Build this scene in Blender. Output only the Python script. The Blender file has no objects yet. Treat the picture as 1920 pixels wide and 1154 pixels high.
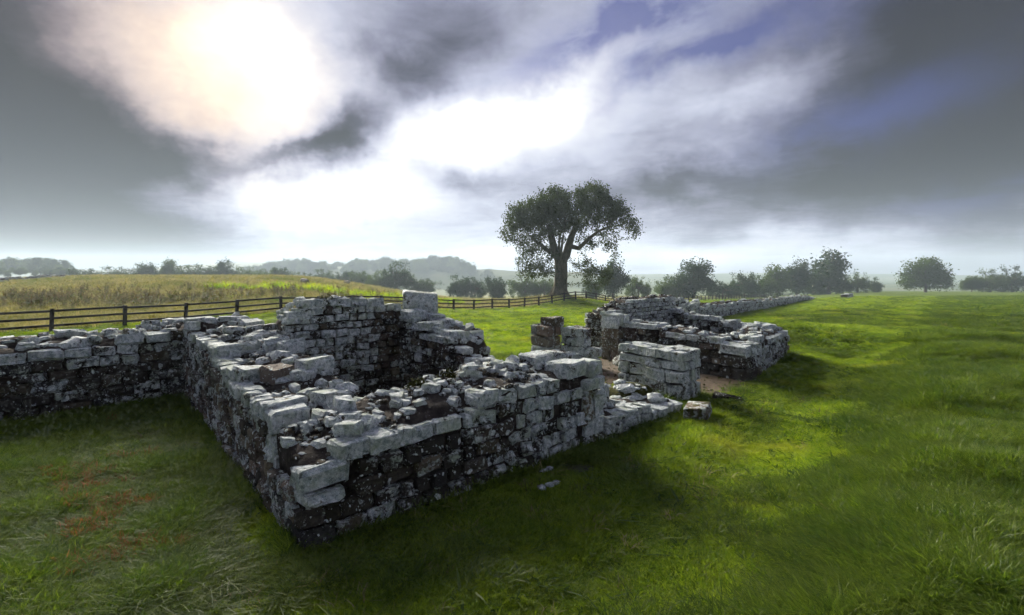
import bpy, math, random
import numpy as np
from mathutils import Vector, Matrix, Euler

scene = bpy.context.scene
COL = scene.collection
R = math.radians
rng = np.random.default_rng(7)
random.seed(7)

# ------------------------------------------------------------------ camera
EYE = 3.0
cam_d = bpy.data.cameras.new('camera')
cam = bpy.data.objects.new('camera', cam_d)
COL.objects.link(cam)
cam.location = (0, 0, EYE)
cam.rotation_euler = (R(90), 0, 0)
cam_d.sensor_width = 36.0
cam_d.lens = 18.0
cam_d.shift_y = -0.035
cam_d.clip_start = 0.05
cam_d.clip_end = 8000
scene.camera = cam
FPX, HZN = 960.0, 510.0          # survey constants: focal length and eye level of the photograph

# ------------------------------------------------------------------ exposure
scene.view_settings.view_transform = 'Standard'
scene.view_settings.look = 'None'
scene.view_settings.exposure = 1.42
scene.view_settings.gamma = 1.0
scene.view_settings.use_curve_mapping = False
scene.render.engine = 'CYCLES'
scene.cycles.use_denoising = True
scene.cycles.max_bounces = 4
scene.cycles.diffuse_bounces = 2
scene.cycles.transmission_bounces = 2
scene.cycles.volume_bounces = 1
scene.cycles.use_adaptive_sampling = True
scene.cycles.adaptive_threshold = 0.04
scene.cycles.adaptive_min_samples = 12
scene.cycles.sample_clamp_indirect = 4.0

# ------------------------------------------------------------------ sun
SUN_AZ, SUN_EL = R(-27.3), R(19.5)
SUN_DIR = Vector((math.sin(SUN_AZ) * math.cos(SUN_EL), math.cos(SUN_AZ) * math.cos(SUN_EL), math.sin(SUN_EL)))
sun_d = bpy.data.lights.new('sun', 'SUN')
sun_d.energy = 5.0
sun_d.angle = R(32)
sun_d.color = (1.0, 0.93, 0.80)
sun = bpy.data.objects.new('sun', sun_d)
COL.objects.link(sun)
sun.rotation_euler = SUN_DIR.to_track_quat('Z', 'Y').to_euler()
sun.location = SUN_DIR * 300


# ------------------------------------------------------------------ node helper
class NT:
    def __init__(self, tree):
        self.t = tree
        self.n = tree.nodes
        self.l = tree.links

    def new(self, typ, **kw):
        x = self.n.new(typ)
        for k, v in kw.items():
            setattr(x, k, v)
        return x

    def put(self, sock, v):
        if isinstance(v, bpy.types.NodeSocket):
            self.l.new(v, sock)
        elif v is not None:
            sock.default_value = v

    def m(self, op, a, b=None, c=None, clamp=False):
        x = self.new('ShaderNodeMath', operation=op, use_clamp=clamp)
        self.put(x.inputs[0], a)
        if b is not None:
            self.put(x.inputs[1], b)
        if c is not None:
            self.put(x.inputs[2], c)
        return x.outputs[0]

    def vm(self, op, a, b=None):
        x = self.new('ShaderNodeVectorMath', operation=op)
        self.put(x.inputs[0], a)
        if b is not None:
            if op == 'SCALE':
                self.put(x.inputs['Scale'], b)
            else:
                self.put(x.inputs[1], b)
        return x.outputs['Value'] if op in ('DOT_PRODUCT', 'LENGTH', 'DISTANCE') else x.outputs['Vector']

    def noise(self, vec, scale, detail=4.0, rough=0.55, dist=0.0, color=False):
        x = self.new('ShaderNodeTexNoise')
        self.put(x.inputs['Vector'], vec)
        self.put(x.inputs['Scale'], scale)
        x.inputs['Detail'].default_value = detail
        x.inputs['Roughness'].default_value = rough
        x.inputs['Distortion'].default_value = dist
        return x.outputs['Color'] if color else x.outputs['Fac']

    def ss(self, v, lo, hi):
        x = self.new('ShaderNodeMapRange', interpolation_type='SMOOTHSTEP')
        self.put(x.inputs['Value'], v)
        self.put(x.inputs['From Min'], lo)
        self.put(x.inputs['From Max'], hi)
        return x.outputs['Result']

    def mix(self, fac, a, b, blend='MIX'):
        x = self.new('ShaderNodeMix', data_type='RGBA', blend_type=blend)
        self.put(x.inputs['Factor'], fac)
        self.put(x.inputs['A'] if False else x.inputs[6], a)
        self.put(x.inputs[7], b)
        return x.outputs[2]

    def ramp(self, fac, stops):
        x = self.new('ShaderNodeValToRGB')
        e = x.color_ramp.elements
        while len(e) < len(stops):
            e.new(0.5)
        for el, (p, c) in zip(e, stops):
            el.position = p
            el.color = (*c, 1.0)
        self.put(x.inputs['Fac'], fac)
        return x.outputs['Color']


def rgba(c):
    return (c[0], c[1], c[2], 1.0)


# ------------------------------------------------------------------ world
def direction(px, py):
    v = Vector(((px - 960) / FPX, 1.0, (HZN - py) / FPX))
    return v.normalized()


world = bpy.data.worlds.new('World')
scene.world = world
world.use_nodes = True
W = NT(world.node_tree)
W.n.clear()
tc = W.new('ShaderNodeTexCoord').outputs['Generated']
# cloud-layer coordinates: the direction cast on a flat sheet overhead
sepd = W.new('ShaderNodeSeparateXYZ')
W.put(sepd.inputs[0], tc)
den = W.m('ADD', W.m('MAXIMUM', sepd.outputs[2], 0.0), 0.13)
comb = W.new('ShaderNodeCombineXYZ')
W.put(comb.inputs[0], W.m('DIVIDE', sepd.outputs[0], den))
W.put(comb.inputs[1], W.m('DIVIDE', sepd.outputs[1], den))
W.put(comb.inputs[2], 0.3)
sheet = comb.outputs[0]
warp_c = W.noise(tc, 5.0, 5.0, 0.6, 0.0, True)
warp = W.vm('SCALE', W.vm('SUBTRACT', warp_c, (0.5, 0.5, 0.5)), 0.17)
wd = W.vm('ADD', tc, warp)


def blob(px, py, rx, ry, rot=0.0):
    """soft cloud patch round a direction of the sky, in its own tangent frame"""
    c = direction(px, py)
    e1 = (direction(px + rx * math.cos(rot), py - rx * math.sin(rot)) - c)
    e2 = (direction(px + ry * math.sin(rot), py + ry * math.cos(rot)) - c)
    a1 = e1 / e1.length_squared
    a2 = e2 / e2.length_squared
    rel = W.vm('SUBTRACT', wd, tuple(c))
    x = W.vm('DOT_PRODUCT', rel, tuple(a1))
    y = W.vm('DOT_PRODUCT', rel, tuple(a2))
    r2 = W.m('ADD', W.m('MULTIPLY', x, x), W.m('MULTIPLY', y, y))
    g = W.m('POWER', math.e, W.m('MULTIPLY', r2, -1.0))
    front = W.m('GREATER_THAN', W.vm('DOT_PRODUCT', tc, tuple(c)), 0.0)
    return W.m('MULTIPLY', g, front)


fbm = W.noise(sheet, 0.55, 8.0, 0.55, 0.4)
fbm2 = W.noise(sheet, 1.7, 8.0, 0.62, 0.5)
fbm3 = W.noise(sheet, 4.6, 7.0, 0.62, 0.8)
# cloud brightness (0 dark .. 1 white, above 1 the burnt-out veil round the sun)
V = W.m('ADD', 0.33, W.m('MULTIPLY', W.m('SUBTRACT', fbm, 0.5), 0.46))
V = W.m('ADD', V, W.m('MULTIPLY', W.m('SUBTRACT', fbm2, 0.5), 0.32))
V = W.m('ADD', V, W.m('MULTIPLY', W.m('SUBTRACT', fbm3, 0.5), 0.20))
BL = [  # px, py, rx, ry, rot, weight
    (720, 250, 620, 260, 0.1, 0.17),
    (465, 115, 165, 112, 0.0, 0.50), (450, 110, 280, 170, 0.0, 0.24), (440, 250, 120, 50, 0.0, 0.18),
    (610, 365, 190, 44, 0.0, 0.60), (450, 342, 90, 26, 0.0, 0.26), (920, 238, 200, 60, 0.1, 0.58),
    (745, 310, 120, 50, 0.5, 0.28), (1130, 130, 240, 46, 0.55, 0.22), (1060, 430, 260, 56, 0.0, 0.14), (660, 430, 260, 40, 0.0, 0.12),
    (1500, 466, 560, 38, 0.0, 0.22), (1000, 476, 380, 32, 0.0, 0.16), (1350, 220, 260, 60, 0.3, 0.14),
    (1010, 90, 140, 44, 0.3, 0.12), (1060, 190, 180, 60, 0.5, 0.14), (1460, 150, 160, 40, 0.4, 0.06),
    (20, 310, 330, 180, -0.25, -0.50), (300, 300, 170, 44, -0.15, -0.34), (650, 255, 100, 58, 0.5, -0.62), (740, 120, 130, 60, 0.0, -0.40),
    (540, 288, 110, 20, 0.4, -0.34), (-20, 60, 190, 220, 0.0, -0.38), (20, 450, 360, 80, 0.0, -0.30), (250, 420, 200, 40, 0.0, -0.18),
    (1880, 40, 440, 270, 0.0, -0.56), (1600, 345, 420, 50, 0.05, -0.15), (1250, 345, 200, 30, 0.1, -0.22), (860, 335, 80, 22, 0.0, -0.24),
    (1920, 300, 240, 180, 0.0, -0.34), (1420, 130, 220, 40, 0.35, -0.10), (830, 40, 200, 50, -0.2, -0.16), (1300, 260, 160, 20, 0.3, -0.08), (180, 20, 130, 50, 0.2, -0.10),
]
for px, py, rx, ry, rot, w in BL:
    V = W.m('ADD', V, W.m('MULTIPLY', blob(px, py, rx, ry, rot), w))
V = W.m('MAXIMUM', V, 0.03)
cloud = W.ramp(W.m('MULTIPLY', V, 0.6), [
    (0.0, (0.004, 0.004, 0.007)), (0.10, (0.028, 0.029, 0.046)), (0.20, (0.096, 0.099, 0.140)), (0.33, (0.222, 0.234, 0.288)),
    (0.48, (0.345, 0.352, 0.38)), (0.66, (0.56, 0.55, 0.53)), (1.0, (1.7, 1.55, 1.35))])
warmth = W.m('ADD', blob(250, 70, 300, 170), W.m('MULTIPLY', blob(300, 200, 200, 120), 0.6), clamp=True)
cloud = W.mix(W.m('MULTIPLY', warmth, 1.0), cloud, W.mix(1.0, cloud, rgba((1.10, 0.86, 0.66)), 'MULTIPLY'))
sky_n = W.new('ShaderNodeTexSky', sky_type='NISHITA')
sky_n.sun_disc = False
sky_n.sun_elevation = SUN_EL
sky_n.sun_rotation = SUN_AZ
sky_n.altitude = 150
sky_n.air_density = 1.0
sky_n.dust_density = 1.0
sky_n.ozone_density = 3.0
# gaps in the cloud where the blue shows
gap = W.m('ADD', W.m('MULTIPLY', blob(1190, 50, 230, 44, 0.25), 1.3), W.m('MULTIPLY', blob(1360, 80, 230, 40, 0.20), 1.1))
gap = W.m('ADD', gap, W.m('MULTIPLY', blob(1180, 175, 130, 20, 0.45), 0.40))
gap = W.m('ADD', gap, W.m('MULTIPLY', blob(1640, 200, 300, 50, 0.20), 0.8))
gap = W.m('ADD', gap, W.m('MULTIPLY', blob(1780, 400, 240, 30, 0.10), 0.6))
gap = W.m('MULTIPLY', gap, W.ss(fbm2, 0.25, 0.55), clamp=True)
blue = W.mix(1.0, sky_n.outputs[0], rgba((0.56, 0.46, 1.0)), 'MULTIPLY')
bk_k = 0.10
cloud10 = W.vm('SCALE', cloud, 1.0 / bk_k)
col = W.mix(W.m('MULTIPLY', gap, 0.85), cloud10, W.vm('SCALE', blue, 0.24))
bg = W.new('ShaderNodeBackground')
W.put(bg.inputs['Color'], col)
bg.inputs['Strength'].default_value = bk_k
world.cycles.sampling_method = 'MANUAL'
world.cycles.sample_map_resolution = 512
wo = W.new('ShaderNodeOutputWorld')
W.l.new(bg.outputs[0], wo.inputs['Surface'])


# ------------------------------------------------------------------ general helpers
def setp(o, label=None, cat=None, group=None, kind=None):
    for k, v in (('label', label), ('category', cat), ('group', group), ('kind', kind)):
        if v:
            o[k] = v
    return o


def mesh(name, verts, faces, mat=None, smooth=False):
    me = bpy.data.meshes.new(name)
    if isinstance(faces, np.ndarray):
        faces = faces.tolist()
    me.from_pydata([tuple(map(float, v)) for v in verts] if not isinstance(verts, list) else verts, [], faces)
    if mat:
        me.materials.append(mat)
    if smooth:
        me.polygons.foreach_set('use_smooth', [True] * len(me.polygons))
    me.update()
    return me


def link(name, data, parent=None, loc=(0, 0, 0)):
    o = bpy.data.objects.new(name, data)
    COL.objects.link(o)
    o.location = loc
    if parent:
        o.parent = parent
    return o


def empty(name, loc):
    o = link(name, None, None, loc)
    o.empty_display_size = 0.3
    return o


def smooth01(t):
    t = np.clip(t, 0, 1)
    return t * t * (3 - 2 * t)


_perm = np.random.default_rng(3).random((256, 256))


def vnoise(x, y):
    xi = np.floor(x).astype(int)
    yi = np.floor(y).astype(int)
    fx = smooth01(x - xi)
    fy = smooth01(y - yi)
    g = lambda i, j: _perm[i & 255, j & 255]
    a = g(xi, yi) * (1 - fx) + g(xi + 1, yi) * fx
    b = g(xi, yi + 1) * (1 - fx) + g(xi + 1, yi + 1) * fx
    return a * (1 - fy) + b * fy - 0.5


def fnoise(x, y, o=3):
    v, a = 0.0, 1.0
    for i in range(o):
        v = v + a * vnoise(x * 2 ** i + 17.3 * i, y * 2 ** i + 9.1 * i)
        a *= 0.5
    return v


# ------------------------------------------------------------------ survey of the gate: a runs along the front, b towards the fort
C0 = np.array([-2.264, 5.434])
UA = np.array([0.7340, 0.6792])
VB = np.array([-0.6336, 0.7736])


def ab(a, b):
    return C0 + a * UA + b * VB


def to_ab(x, y):
    dx, dy = x - C0[0], y - C0[1]
    det = UA[0] * VB[1] - UA[1] * VB[0]
    return (dx * VB[1] - dy * VB[0]) / det, (UA[0] * dy - UA[1] * dx) / det


TREE_X, TREE_Y = 6.86, 74.0


def path_e(x, y):
    return (x - (1.47 + 0.84 * (y - 4.88))) * 0.766


def terrain(x, y):
    x = np.asarray(x, float)
    y = np.asarray(y, float)
    ys = np.maximum(y, 5.0)
    r = x / ys
    wl = smooth01((-r - 0.06) / 0.40)
    edge = 1.0 - 0.45 * smooth01((-r - 0.80) / 0.25)
    zl = wl * edge * 1.8 * smooth01((y - 28) / 67.0)
    zl = zl - wl * 0.055 * np.maximum(y - 118, 0) * (y < 2000)
    k = 0.040 - 0.010 * smooth01((r - 0.50) / 0.2)
    yy = y - 28
    sp = np.where(yy > 6, yy, np.where(yy < -6, 0, (yy + 6) ** 2 / 24.0))
    zr = -(1 - wl) * k * sp
    zr = zr - (1 - wl) * 0.05 * np.maximum(y - 262, 0)
    z = zl + zr
    z = np.maximum(z, -16.0 + 2.0 * fnoise(x / 160.0, y / 160.0))
    z = z + 1.1 * np.exp(-((x - TREE_X) ** 2 + (y - TREE_Y) ** 2) / 55.0)
    # bank to the right of the trodden path
    fade = 1 - smooth01((y - 14) / 14.0)
    e = path_e(x, y)
    z = z + 0.42 * smooth01((e - 0.1) / 2.4) * fade
    z = z - 0.07 * np.exp(-((e + 0.55) / 0.55) ** 2) * fade
    z = z + 0.50 * np.exp(-((x - 13) ** 2 / 40 + (y - 24) ** 2 / 30)) - 0.28 * np.exp(-((x - 12.2) ** 2 / 5 + (y - 20) ** 2 / 6))
    # hummocks
    amp = 0.05 + 0.17 * smooth01((e - 0.4) / 1.5) * (1 - smooth01((y - 30) / 30)) + 0.05 * smooth01((y - 22) / 20) + 0.10 * smooth01((-x - 4 + 0 * y) / 4)
    a_, b_ = to_ab(x, y)
    inside = smooth01((a_ + 0.6) / 0.6) * smooth01((18.2 - a_) / 0.6) * smooth01((b_ + 0.5) / 0.5) * smooth01((9.5 - b_) / 0.6)
    amp = amp * (1 - 0.9 * inside)
    z = z + amp * fnoise(x / 1.9, y / 1.5, 3) + 0.25 * amp * fnoise(x / 0.5, y / 0.4, 2)
    return z


def tz(x, y):
    return float(terrain(np.array([x]), np.array([y]))[0])


def ground_at(px, py, ymax=1200.0):
    """where the photograph's sight line through a pixel meets the terrain"""
    ys = np.geomspace(3.0, ymax, 4000)
    xs = (px - 960) / FPX * ys
    zz = EYE - (py - HZN) / FPX * ys
    d = zz - terrain(xs, ys)
    i = np.argmax(d < 0)
    if not (d < 0).any():
        i = len(ys) - 1
    return float(xs[i]), float(ys[i])


# ------------------------------------------------------------------ materials
def new_mat(name):
    m = bpy.data.materials.new(name)
    m.use_nodes = True
    t = NT(m.node_tree)
    t.n.clear()
    out = t.new('ShaderNodeOutputMaterial')
    return m, t, out


def bump(t, h, strength, dist=0.02):
    b = t.new('ShaderNodeBump')
    b.inputs['Strength'].default_value = strength
    b.inputs['Distance'].default_value = dist
    t.put(b.inputs['Height'], h)
    return b.outputs[0]


def principled(t, out, col, rough=0.9, normal=None, spec=0.25):
    p = t.new('ShaderNodeBsdfPrincipled')
    t.put(p.inputs['Base Color'], col)
    t.put(p.inputs['Roughness'], rough)
    p.inputs['Specular IOR Level'].default_value = spec
    if normal is not None:
        t.l.new(normal, p.inputs['Normal'])
    t.l.new(p.outputs[0], out.inputs['Surface'])
    return p


def mat_stone():
    m, t, out = new_mat('lichened_sandstone')
    pos = t.new('ShaderNodeNewGeometry').outputs['Position']
    oi = t.new('ShaderNodeObjectInfo')
    sc = t.new('ShaderNodeSeparateColor')
    t.put(sc.inputs[0], oi.outputs['Color'])
    L, G, M = sc.outputs[0], sc.outputs[1], sc.outputs[2]
    pos = t.vm('ADD', pos, t.vm('SCALE', (31.0, 17.0, 23.0), oi.outputs['Random']))
    wn = t.noise(pos, 9.0, 3, 0.6, 0, True)
    wp = t.vm('ADD', pos, t.vm('SCALE', t.vm('SUBTRACT', wn, (.5, .5, .5)), 0.10))
    n1 = t.noise(wp, 5.5, 7, 0.62)
    n2 = t.noise(wp, 26.0, 6, 0.65)
    nf = t.noise(pos, 110.0, 3, 0.6)
    n = t.m('ADD', t.m('MULTIPLY', n1, 0.68), t.m('MULTIPLY', n2, 0.32))
    n = t.m('ADD', n, t.m('MULTIPLY', t.m('SUBTRACT', oi.outputs['Random'], 0.5), 0.16))
    thr = t.m('SUBTRACT', 0.675, t.m('MULTIPLY', L, 0.35))
    cover = t.ss(n, t.m('SUBTRACT', thr, 0.035), t.m('ADD', thr, 0.045))
    # round crusts at two sizes
    spots = None
    for s, k in ((6.5, 0.34), (13.0, 0.34), (27.0, 0.33)):
        vo = t.new('ShaderNodeTexVoronoi')
        t.put(vo.inputs['Vector'], wp)
        vo.inputs['Scale'].default_value = s
        sv = t.new('ShaderNodeSeparateColor')
        t.put(sv.inputs[0], vo.outputs['Color'])
        rad = t.m('MULTIPLY', t.m('SUBTRACT', sv.outputs[0], t.m('SUBTRACT', 0.74, t.m('MULTIPLY', L, 0.48))), k * 3.4)
        rad = t.m('MINIMUM', rad, k)
        sp = t.ss(t.m('SUBTRACT', rad, vo.outputs['Distance']), -0.01, 0.03)
        spots = sp if spots is None else t.m('MAXIMUM', spots, sp)
    mask = t.m('MAXIMUM', t.m('MULTIPLY', cover, 0.88), spots)
    # bare stone
    base = t.ramp(t.m('ADD', t.m('MULTIPLY', n2, 0.7), t.m('MULTIPLY', t.m('SUBTRACT', G, 0.5), 0.8)),
                  [(0.2, (0.032, 0.029, 0.027)), (0.45, (0.100, 0.088, 0.077)), (0.8, (0.23, 0.195, 0.165))])
    hue = t.ramp(t.m('FRACT', t.m('MULTIPLY', oi.outputs['Random'], 7.31)), [(0.0, (1.12, 0.94, 0.82)), (0.35, (1.0, 1.0, 0.96)), (0.7, (1.10, 1.04, 0.78)), (1.0, (0.85, 0.98, 1.08))])
    base = t.mix(1.0, base, hue, 'MULTIPLY')
    lich = t.ramp(t.noise(wp, 14.0, 5, 0.7), [(0.35, (0.24, 0.295, 0.295)), (0.46, (0.50, 0.57, 0.575)), (0.58, (0.82, 0.85, 0.85))])
    lich = t.mix(t.m('MULTIPLY', t.ss(nf, 0.50, 0.68), 0.4), lich, rgba((0.07, 0.072, 0.062)))
    pits = t.ss(t.noise(wp, 46.0, 4, 0.7), 0.56, 0.64)
    lich = t.mix(t.m('MULTIPLY', pits, 0.5), lich, rgba((0.045, 0.040, 0.034)))
    lich = t.mix(t.m('MULTIPLY', t.ss(t.noise(wp, 3.1, 3, 0.6), 0.48, 0.66), 0.5), lich, rgba((0.40, 0.46, 0.30)))
    c = t.mix(mask, base, lich)
    # moss takes the joints and wet tops of some stones
    mn = t.ss(t.noise(wp, 8.0, 6, 0.65), t.m('SUBTRACT', 0.80, t.m('MULTIPLY', M, 0.55)), t.m('SUBTRACT', 0.88, t.m('MULTIPLY', M, 0.55)))
    moss = t.mix(n2, rgba((0.030, 0.032, 0.008)), rgba((0.105, 0.095, 0.022)))
    c = t.mix(t.m('MULTIPLY', mn, t.ss(M, 0.0, 0.15)), c, moss)
    h = t.m('ADD', t.m('MULTIPLY', n2, 0.9), t.m('ADD', t.m('MULTIPLY', nf, 0.25), t.m('MULTIPLY', mask, 0.22)))
    principled(t, out, c, 0.92, bump(t, h, 1.0, 0.055), 0.2)
    return m


def mat_core():
    m, t, out = new_mat('earth_and_mortar')
    pos = t.new('ShaderNodeNewGeometry').outputs['Position']
    n1 = t.noise(pos, 7.0, 6, 0.65)
    n2 = t.noise(pos, 45.0, 5, 0.7)
    c = t.ramp(n1, [(0.25, (0.020, 0.016, 0.014)), (0.5, (0.066, 0.054, 0.046)), (0.75, (0.15, 0.125, 0.105))])
    vo = t.new('ShaderNodeTexVoronoi')
    t.put(vo.inputs['Vector'], pos)
    vo.inputs['Scale'].default_value = 26.0
    c = t.mix(t.m('MULTIPLY', t.ss(vo.outputs['Distance'], 0.26, 0.16), t.ss(n1, 0.52, 0.62)), c, rgba((0.30, 0.31, 0.29)))
    h = t.m('ADD', n1, t.m('MULTIPLY', n2, 0.8))
    principled(t, out, c, 0.95, bump(t, h, 1.0, 0.12), 0.15)
    return m


def mat_leaf(name, c1, c2, trans, tfac=0.45, nscale=0.35, tint=None):
    m, t, out = new_mat(name)
    pos = t.new('ShaderNodeNewGeometry').outputs['Position']
    oi = t.new('ShaderNodeObjectInfo')
    f = t.m('ADD', t.m('MULTIPLY', t.noise(pos, nscale, 3, 0.6), 0.9), t.m('MULTIPLY', t.m('SUBTRACT', oi.outputs['Random'], 0.48), 0.75))
    c = t.mix(t.ss(f, 0.25, 0.75), rgba(c1), rgba(c2))
    if tint:
        c = t.mix(t.m('MULTIPLY', t.ss(t.noise(pos, tint[1], 4, 0.6), 0.52, 0.72), tint[2]), c, rgba(tint[0]))
    d = t.new('ShaderNodeBsdfDiffuse')
    t.put(d.inputs['Color'], c)
    tr = t.new('ShaderNodeBsdfTranslucent')
    t.put(tr.inputs['Color'], t.mix(1.0, c, rgba(trans), 'MULTIPLY'))
    ms = t.new('ShaderNodeMixShader')
    ms.inputs[0].default_value = tfac
    t.l.new(d.outputs[0], ms.inputs[1])
    t.l.new(tr.outputs[0], ms.inputs[2])
    gl = t.new('ShaderNodeBsdfGlossy')
    gl.inputs['Roughness'].default_value = 0.45
    gl.inputs['Color'].default_value = (0.5, 0.5, 0.5, 1)
    m2 = t.new('ShaderNodeMixShader')
    m2.inputs[0].default_value = 0.035
    t.l.new(ms.outputs[0], m2.inputs[1])
    t.l.new(gl.outputs[0], m2.inputs[2])
    t.l.new(m2.outputs[0], out.inputs['Surface'])
    return m


def mat_simple(name, c1, c2, scale, rough=0.9, bstr=0.4, bdist=0.01, stretch=(1, 1, 1)):
    m, t, out = new_mat(name)
    pos = t.new('ShaderNodeNewGeometry').outputs['Position']
    p = t.vm('MULTIPLY', pos, stretch)
    n1 = t.noise(p, scale, 6, 0.65)
    n2 = t.noise(p, scale * 6, 4, 0.6)
    c = t.mix(t.ss(t.m('ADD', t.m('MULTIPLY', n1, .6), t.m('MULTIPLY', n2, .4)), 0.35, 0.65), rgba(c1), rgba(c2))
    principled(t, out, c, rough, bump(t, t.m('ADD', n1, t.m('MULTIPLY', n2, .4)), bstr, bdist), 0.2)
    return m


def mat_ground():
    m, t, out = new_mat('turf')
    pos = t.new('ShaderNodeNewGeometry').outputs['Position']
    g = t.new('ShaderNodeAttribute', attribute_name='golden').outputs['Fac']
    n1 = t.noise(pos, 0.35, 6, 0.65)
    n2 = t.noise(pos, 2.3, 6, 0.7)
    n3 = t.noise(pos, 14.0, 4, 0.7)
    c = t.ramp(t.m('ADD', t.m('MULTIPLY', n1, 0.5), t.m('MULTIPLY', n2, 0.5)),
               [(0.30, (0.050, 0.085, 0.010)), (0.50, (0.105, 0.158, 0.016)), (0.70, (0.18, 0.225, 0.030))])
    gc = t.ramp(t.m('ADD', t.m('MULTIPLY', t.noise(pos, 0.06, 6, 0.7), 0.6), t.m('MULTIPLY', n2, 0.4)),
                [(0.32, (0.10, 0.135, 0.028)), (0.50, (0.19, 0.19, 0.060)), (0.68, (0.31, 0.28, 0.12))])
    c = t.mix(g, c, gc)
    far = t.ss(t.vm('LENGTH', pos), 300.0, 520.0)
    fc = t.ramp(t.noise(pos, 0.008, 5, 0.6), [(0.35, (0.03, 0.055, 0.02)), (0.5, (0.075, 0.11, 0.035)), (0.65, (0.13, 0.14, 0.06))])
    c = t.mix(far, c, fc)
    h = t.m('ADD', t.m('MULTIPLY', n2, 1.0), t.m('MULTIPLY', n3, 0.45))
    principled(t, out, c, 0.95, bump(t, h, 0.9, 0.12), 0.1)
    return m


M_STONE = mat_stone()
M_CORE = mat_core()
M_GROUND = mat_ground()
M_LAWN = mat_leaf('lawn_grass', (0.098, 0.160, 0.014), (0.225, 0.290, 0.028), (1.7, 1.8, 0.55), 0.55, 0.9, ((0.29, 0.29, 0.036), 0.35, 0.7))
M_RANK = mat_leaf('rank_grass', (0.048, 0.088, 0.012), (0.140, 0.185, 0.024), (1.4, 1.6, 0.7), 0.45, 0.7)
M_STRAW = mat_leaf('seeding_grass', (0.13, 0.14, 0.035), (0.33, 0.28, 0.13), (1.1, 1.1, 0.8), 0.45, 0.12, ((0.09, 0.15, 0.03), 0.08, 0.9))
M_DRY = mat_leaf('dead_grass', (0.20, 0.085, 0.020), (0.30, 0.16, 0.05), (1.0, 0.9, 0.7), 0.35, 1.0)
M_WEED = mat_leaf('weed_leaf', (0.055, 0.085, 0.016), (0.115, 0.135, 0.030), (1.4, 1.4, 0.8), 0.4, 0.6)
M_SEED = mat_leaf('weed_seed_head', (0.095, 0.078, 0.032), (0.19, 0.155, 0.075), (1, 0.95, 0.8), 0.3, 0.6)
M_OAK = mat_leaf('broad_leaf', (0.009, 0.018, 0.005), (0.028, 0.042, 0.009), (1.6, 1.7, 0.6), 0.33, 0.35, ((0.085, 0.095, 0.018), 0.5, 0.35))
M_FARLEAF = mat_leaf('hedgerow_leaf', (0.016, 0.034, 0.010), (0.050, 0.078, 0.020), (1.5, 1.6, 0.8), 0.4, 0.06)
M_BARK = mat_simple('mossy_bark', (0.040, 0.036, 0.022), (0.115, 0.105, 0.060), 1.6, 0.95, 0.9, 0.10, (1, 1, 0.25))
M_WOOD = mat_simple('weathered_fence_wood', (0.010, 0.008, 0.006), (0.032, 0.025, 0.019), 3.0, 0.85, 0.5, 0.01)
M_SOIL = mat_simple('trodden_earth', (0.060, 0.044, 0.028), (0.150, 0.112, 0.075), 2.6, 0.95, 0.6, 0.02)
M_GRAVEL = mat_simple('dark_gravel', (0.022, 0.020, 0.018), (0.10, 0.09, 0.075), 22.0, 0.95, 1.0, 0.03)
M_MOSS = mat_simple('dark_moss', (0.014, 0.018, 0.003), (0.075, 0.075, 0.012), 14.0, 0.95, 1.0, 0.03)
M_WOOL = mat_simple('wool', (0.46, 0.42, 0.35), (0.64, 0.60, 0.52), 9.0, 0.95, 0.6, 0.03)
M_FACE = mat_simple('sheep_face', (0.03, 0.028, 0.025), (0.08, 0.07, 0.06), 9.0, 0.9, 0.3, 0.01)

# ------------------------------------------------------------------ ground
FENCE = [(-30.0, 14.7), (-22.93, 25.5), (-9.35, 46.6), (9.2, 71.8), (70.0, 154.0), (128.0, 232.0)]


def beyond_fence(x, y):
    fy = np.array([p[1] for p in FENCE])
    fx = np.array([p[0] for p in FENCE])
    return np.interp(y, fy, fx) - x       # positive on the field side


def spaced(lo, hi, n, s, c):
    t = np.linspace(math.asinh((lo - c) / s), math.asinh((hi - c) / s), n)
    return c + s * np.sinh(t)


gx = spaced(-1700, 1700, 430, 5.0, 2.0)
gy = spaced(-80, 1800, 400, 5.0, 8.0)
GX, GY = np.meshgrid(gx, gy)
GZ = terrain(GX, GY)
nx, ny = len(gx), len(gy)
gv = np.stack([GX.ravel(), GY.ravel(), GZ.ravel()], 1)
ii = np.arange(nx * ny).reshape(ny, nx)
gf = np.stack([ii[:-1, :-1], ii[:-1, 1:], ii[1:, 1:], ii[1:, :-1]], -1).reshape(-1, 4)
gm = mesh('ground', gv, gf, M_GROUND, True)
bf = beyond_fence(GX, GY)
gold = smooth01((bf - 3) / 8.0) * smooth01((GY - 46) / 20.0) * (0.75 + 0.5 * fnoise(GX / 14, GY / 14))
gold *= np.where((GX < -4), 1.0, smooth01((GY - 74) / 16))
at = gm.attributes.new('golden', 'FLOAT', 'POINT')
at.data.foreach_set('value', np.clip(gold, 0, 1).ravel().astype(np.float32))
setp(link('ground', gm), kind='structure')


def hill(name, px0, px1, Y, prof, depth=260):
    """a far rise of the land: prof(px) gives its skyline row in the photograph"""
    n = 90
    xs = np.linspace(px0, px1, n)
    vs, fs = [], []
    rows = np.linspace(-1, 1, 13)
    for i, p in enumerate(xs):
        zt = EYE - (prof(p) - HZN) / FPX * Y
        for q in rows:
            y = Y + q * depth
            vs.append(((p - 960) / FPX * Y, y, -20 + (zt + 20) * math.cos(q * math.pi / 2) ** 1.2 + 1.5 * float(fnoise(np.array([p / 40.0]), np.array([q * 2.0]))[0])))
    k = len(rows)
    for i in range(n - 1):
        for j in range(k - 1):
            fs.append((i * k + j, (i + 1) * k + j, (i + 1) * k + j + 1, i * k + j + 1))
    o = link(name, mesh(name, vs, fs, M_GROUND, True))
    setp(o, kind='structure')
    return o


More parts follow.
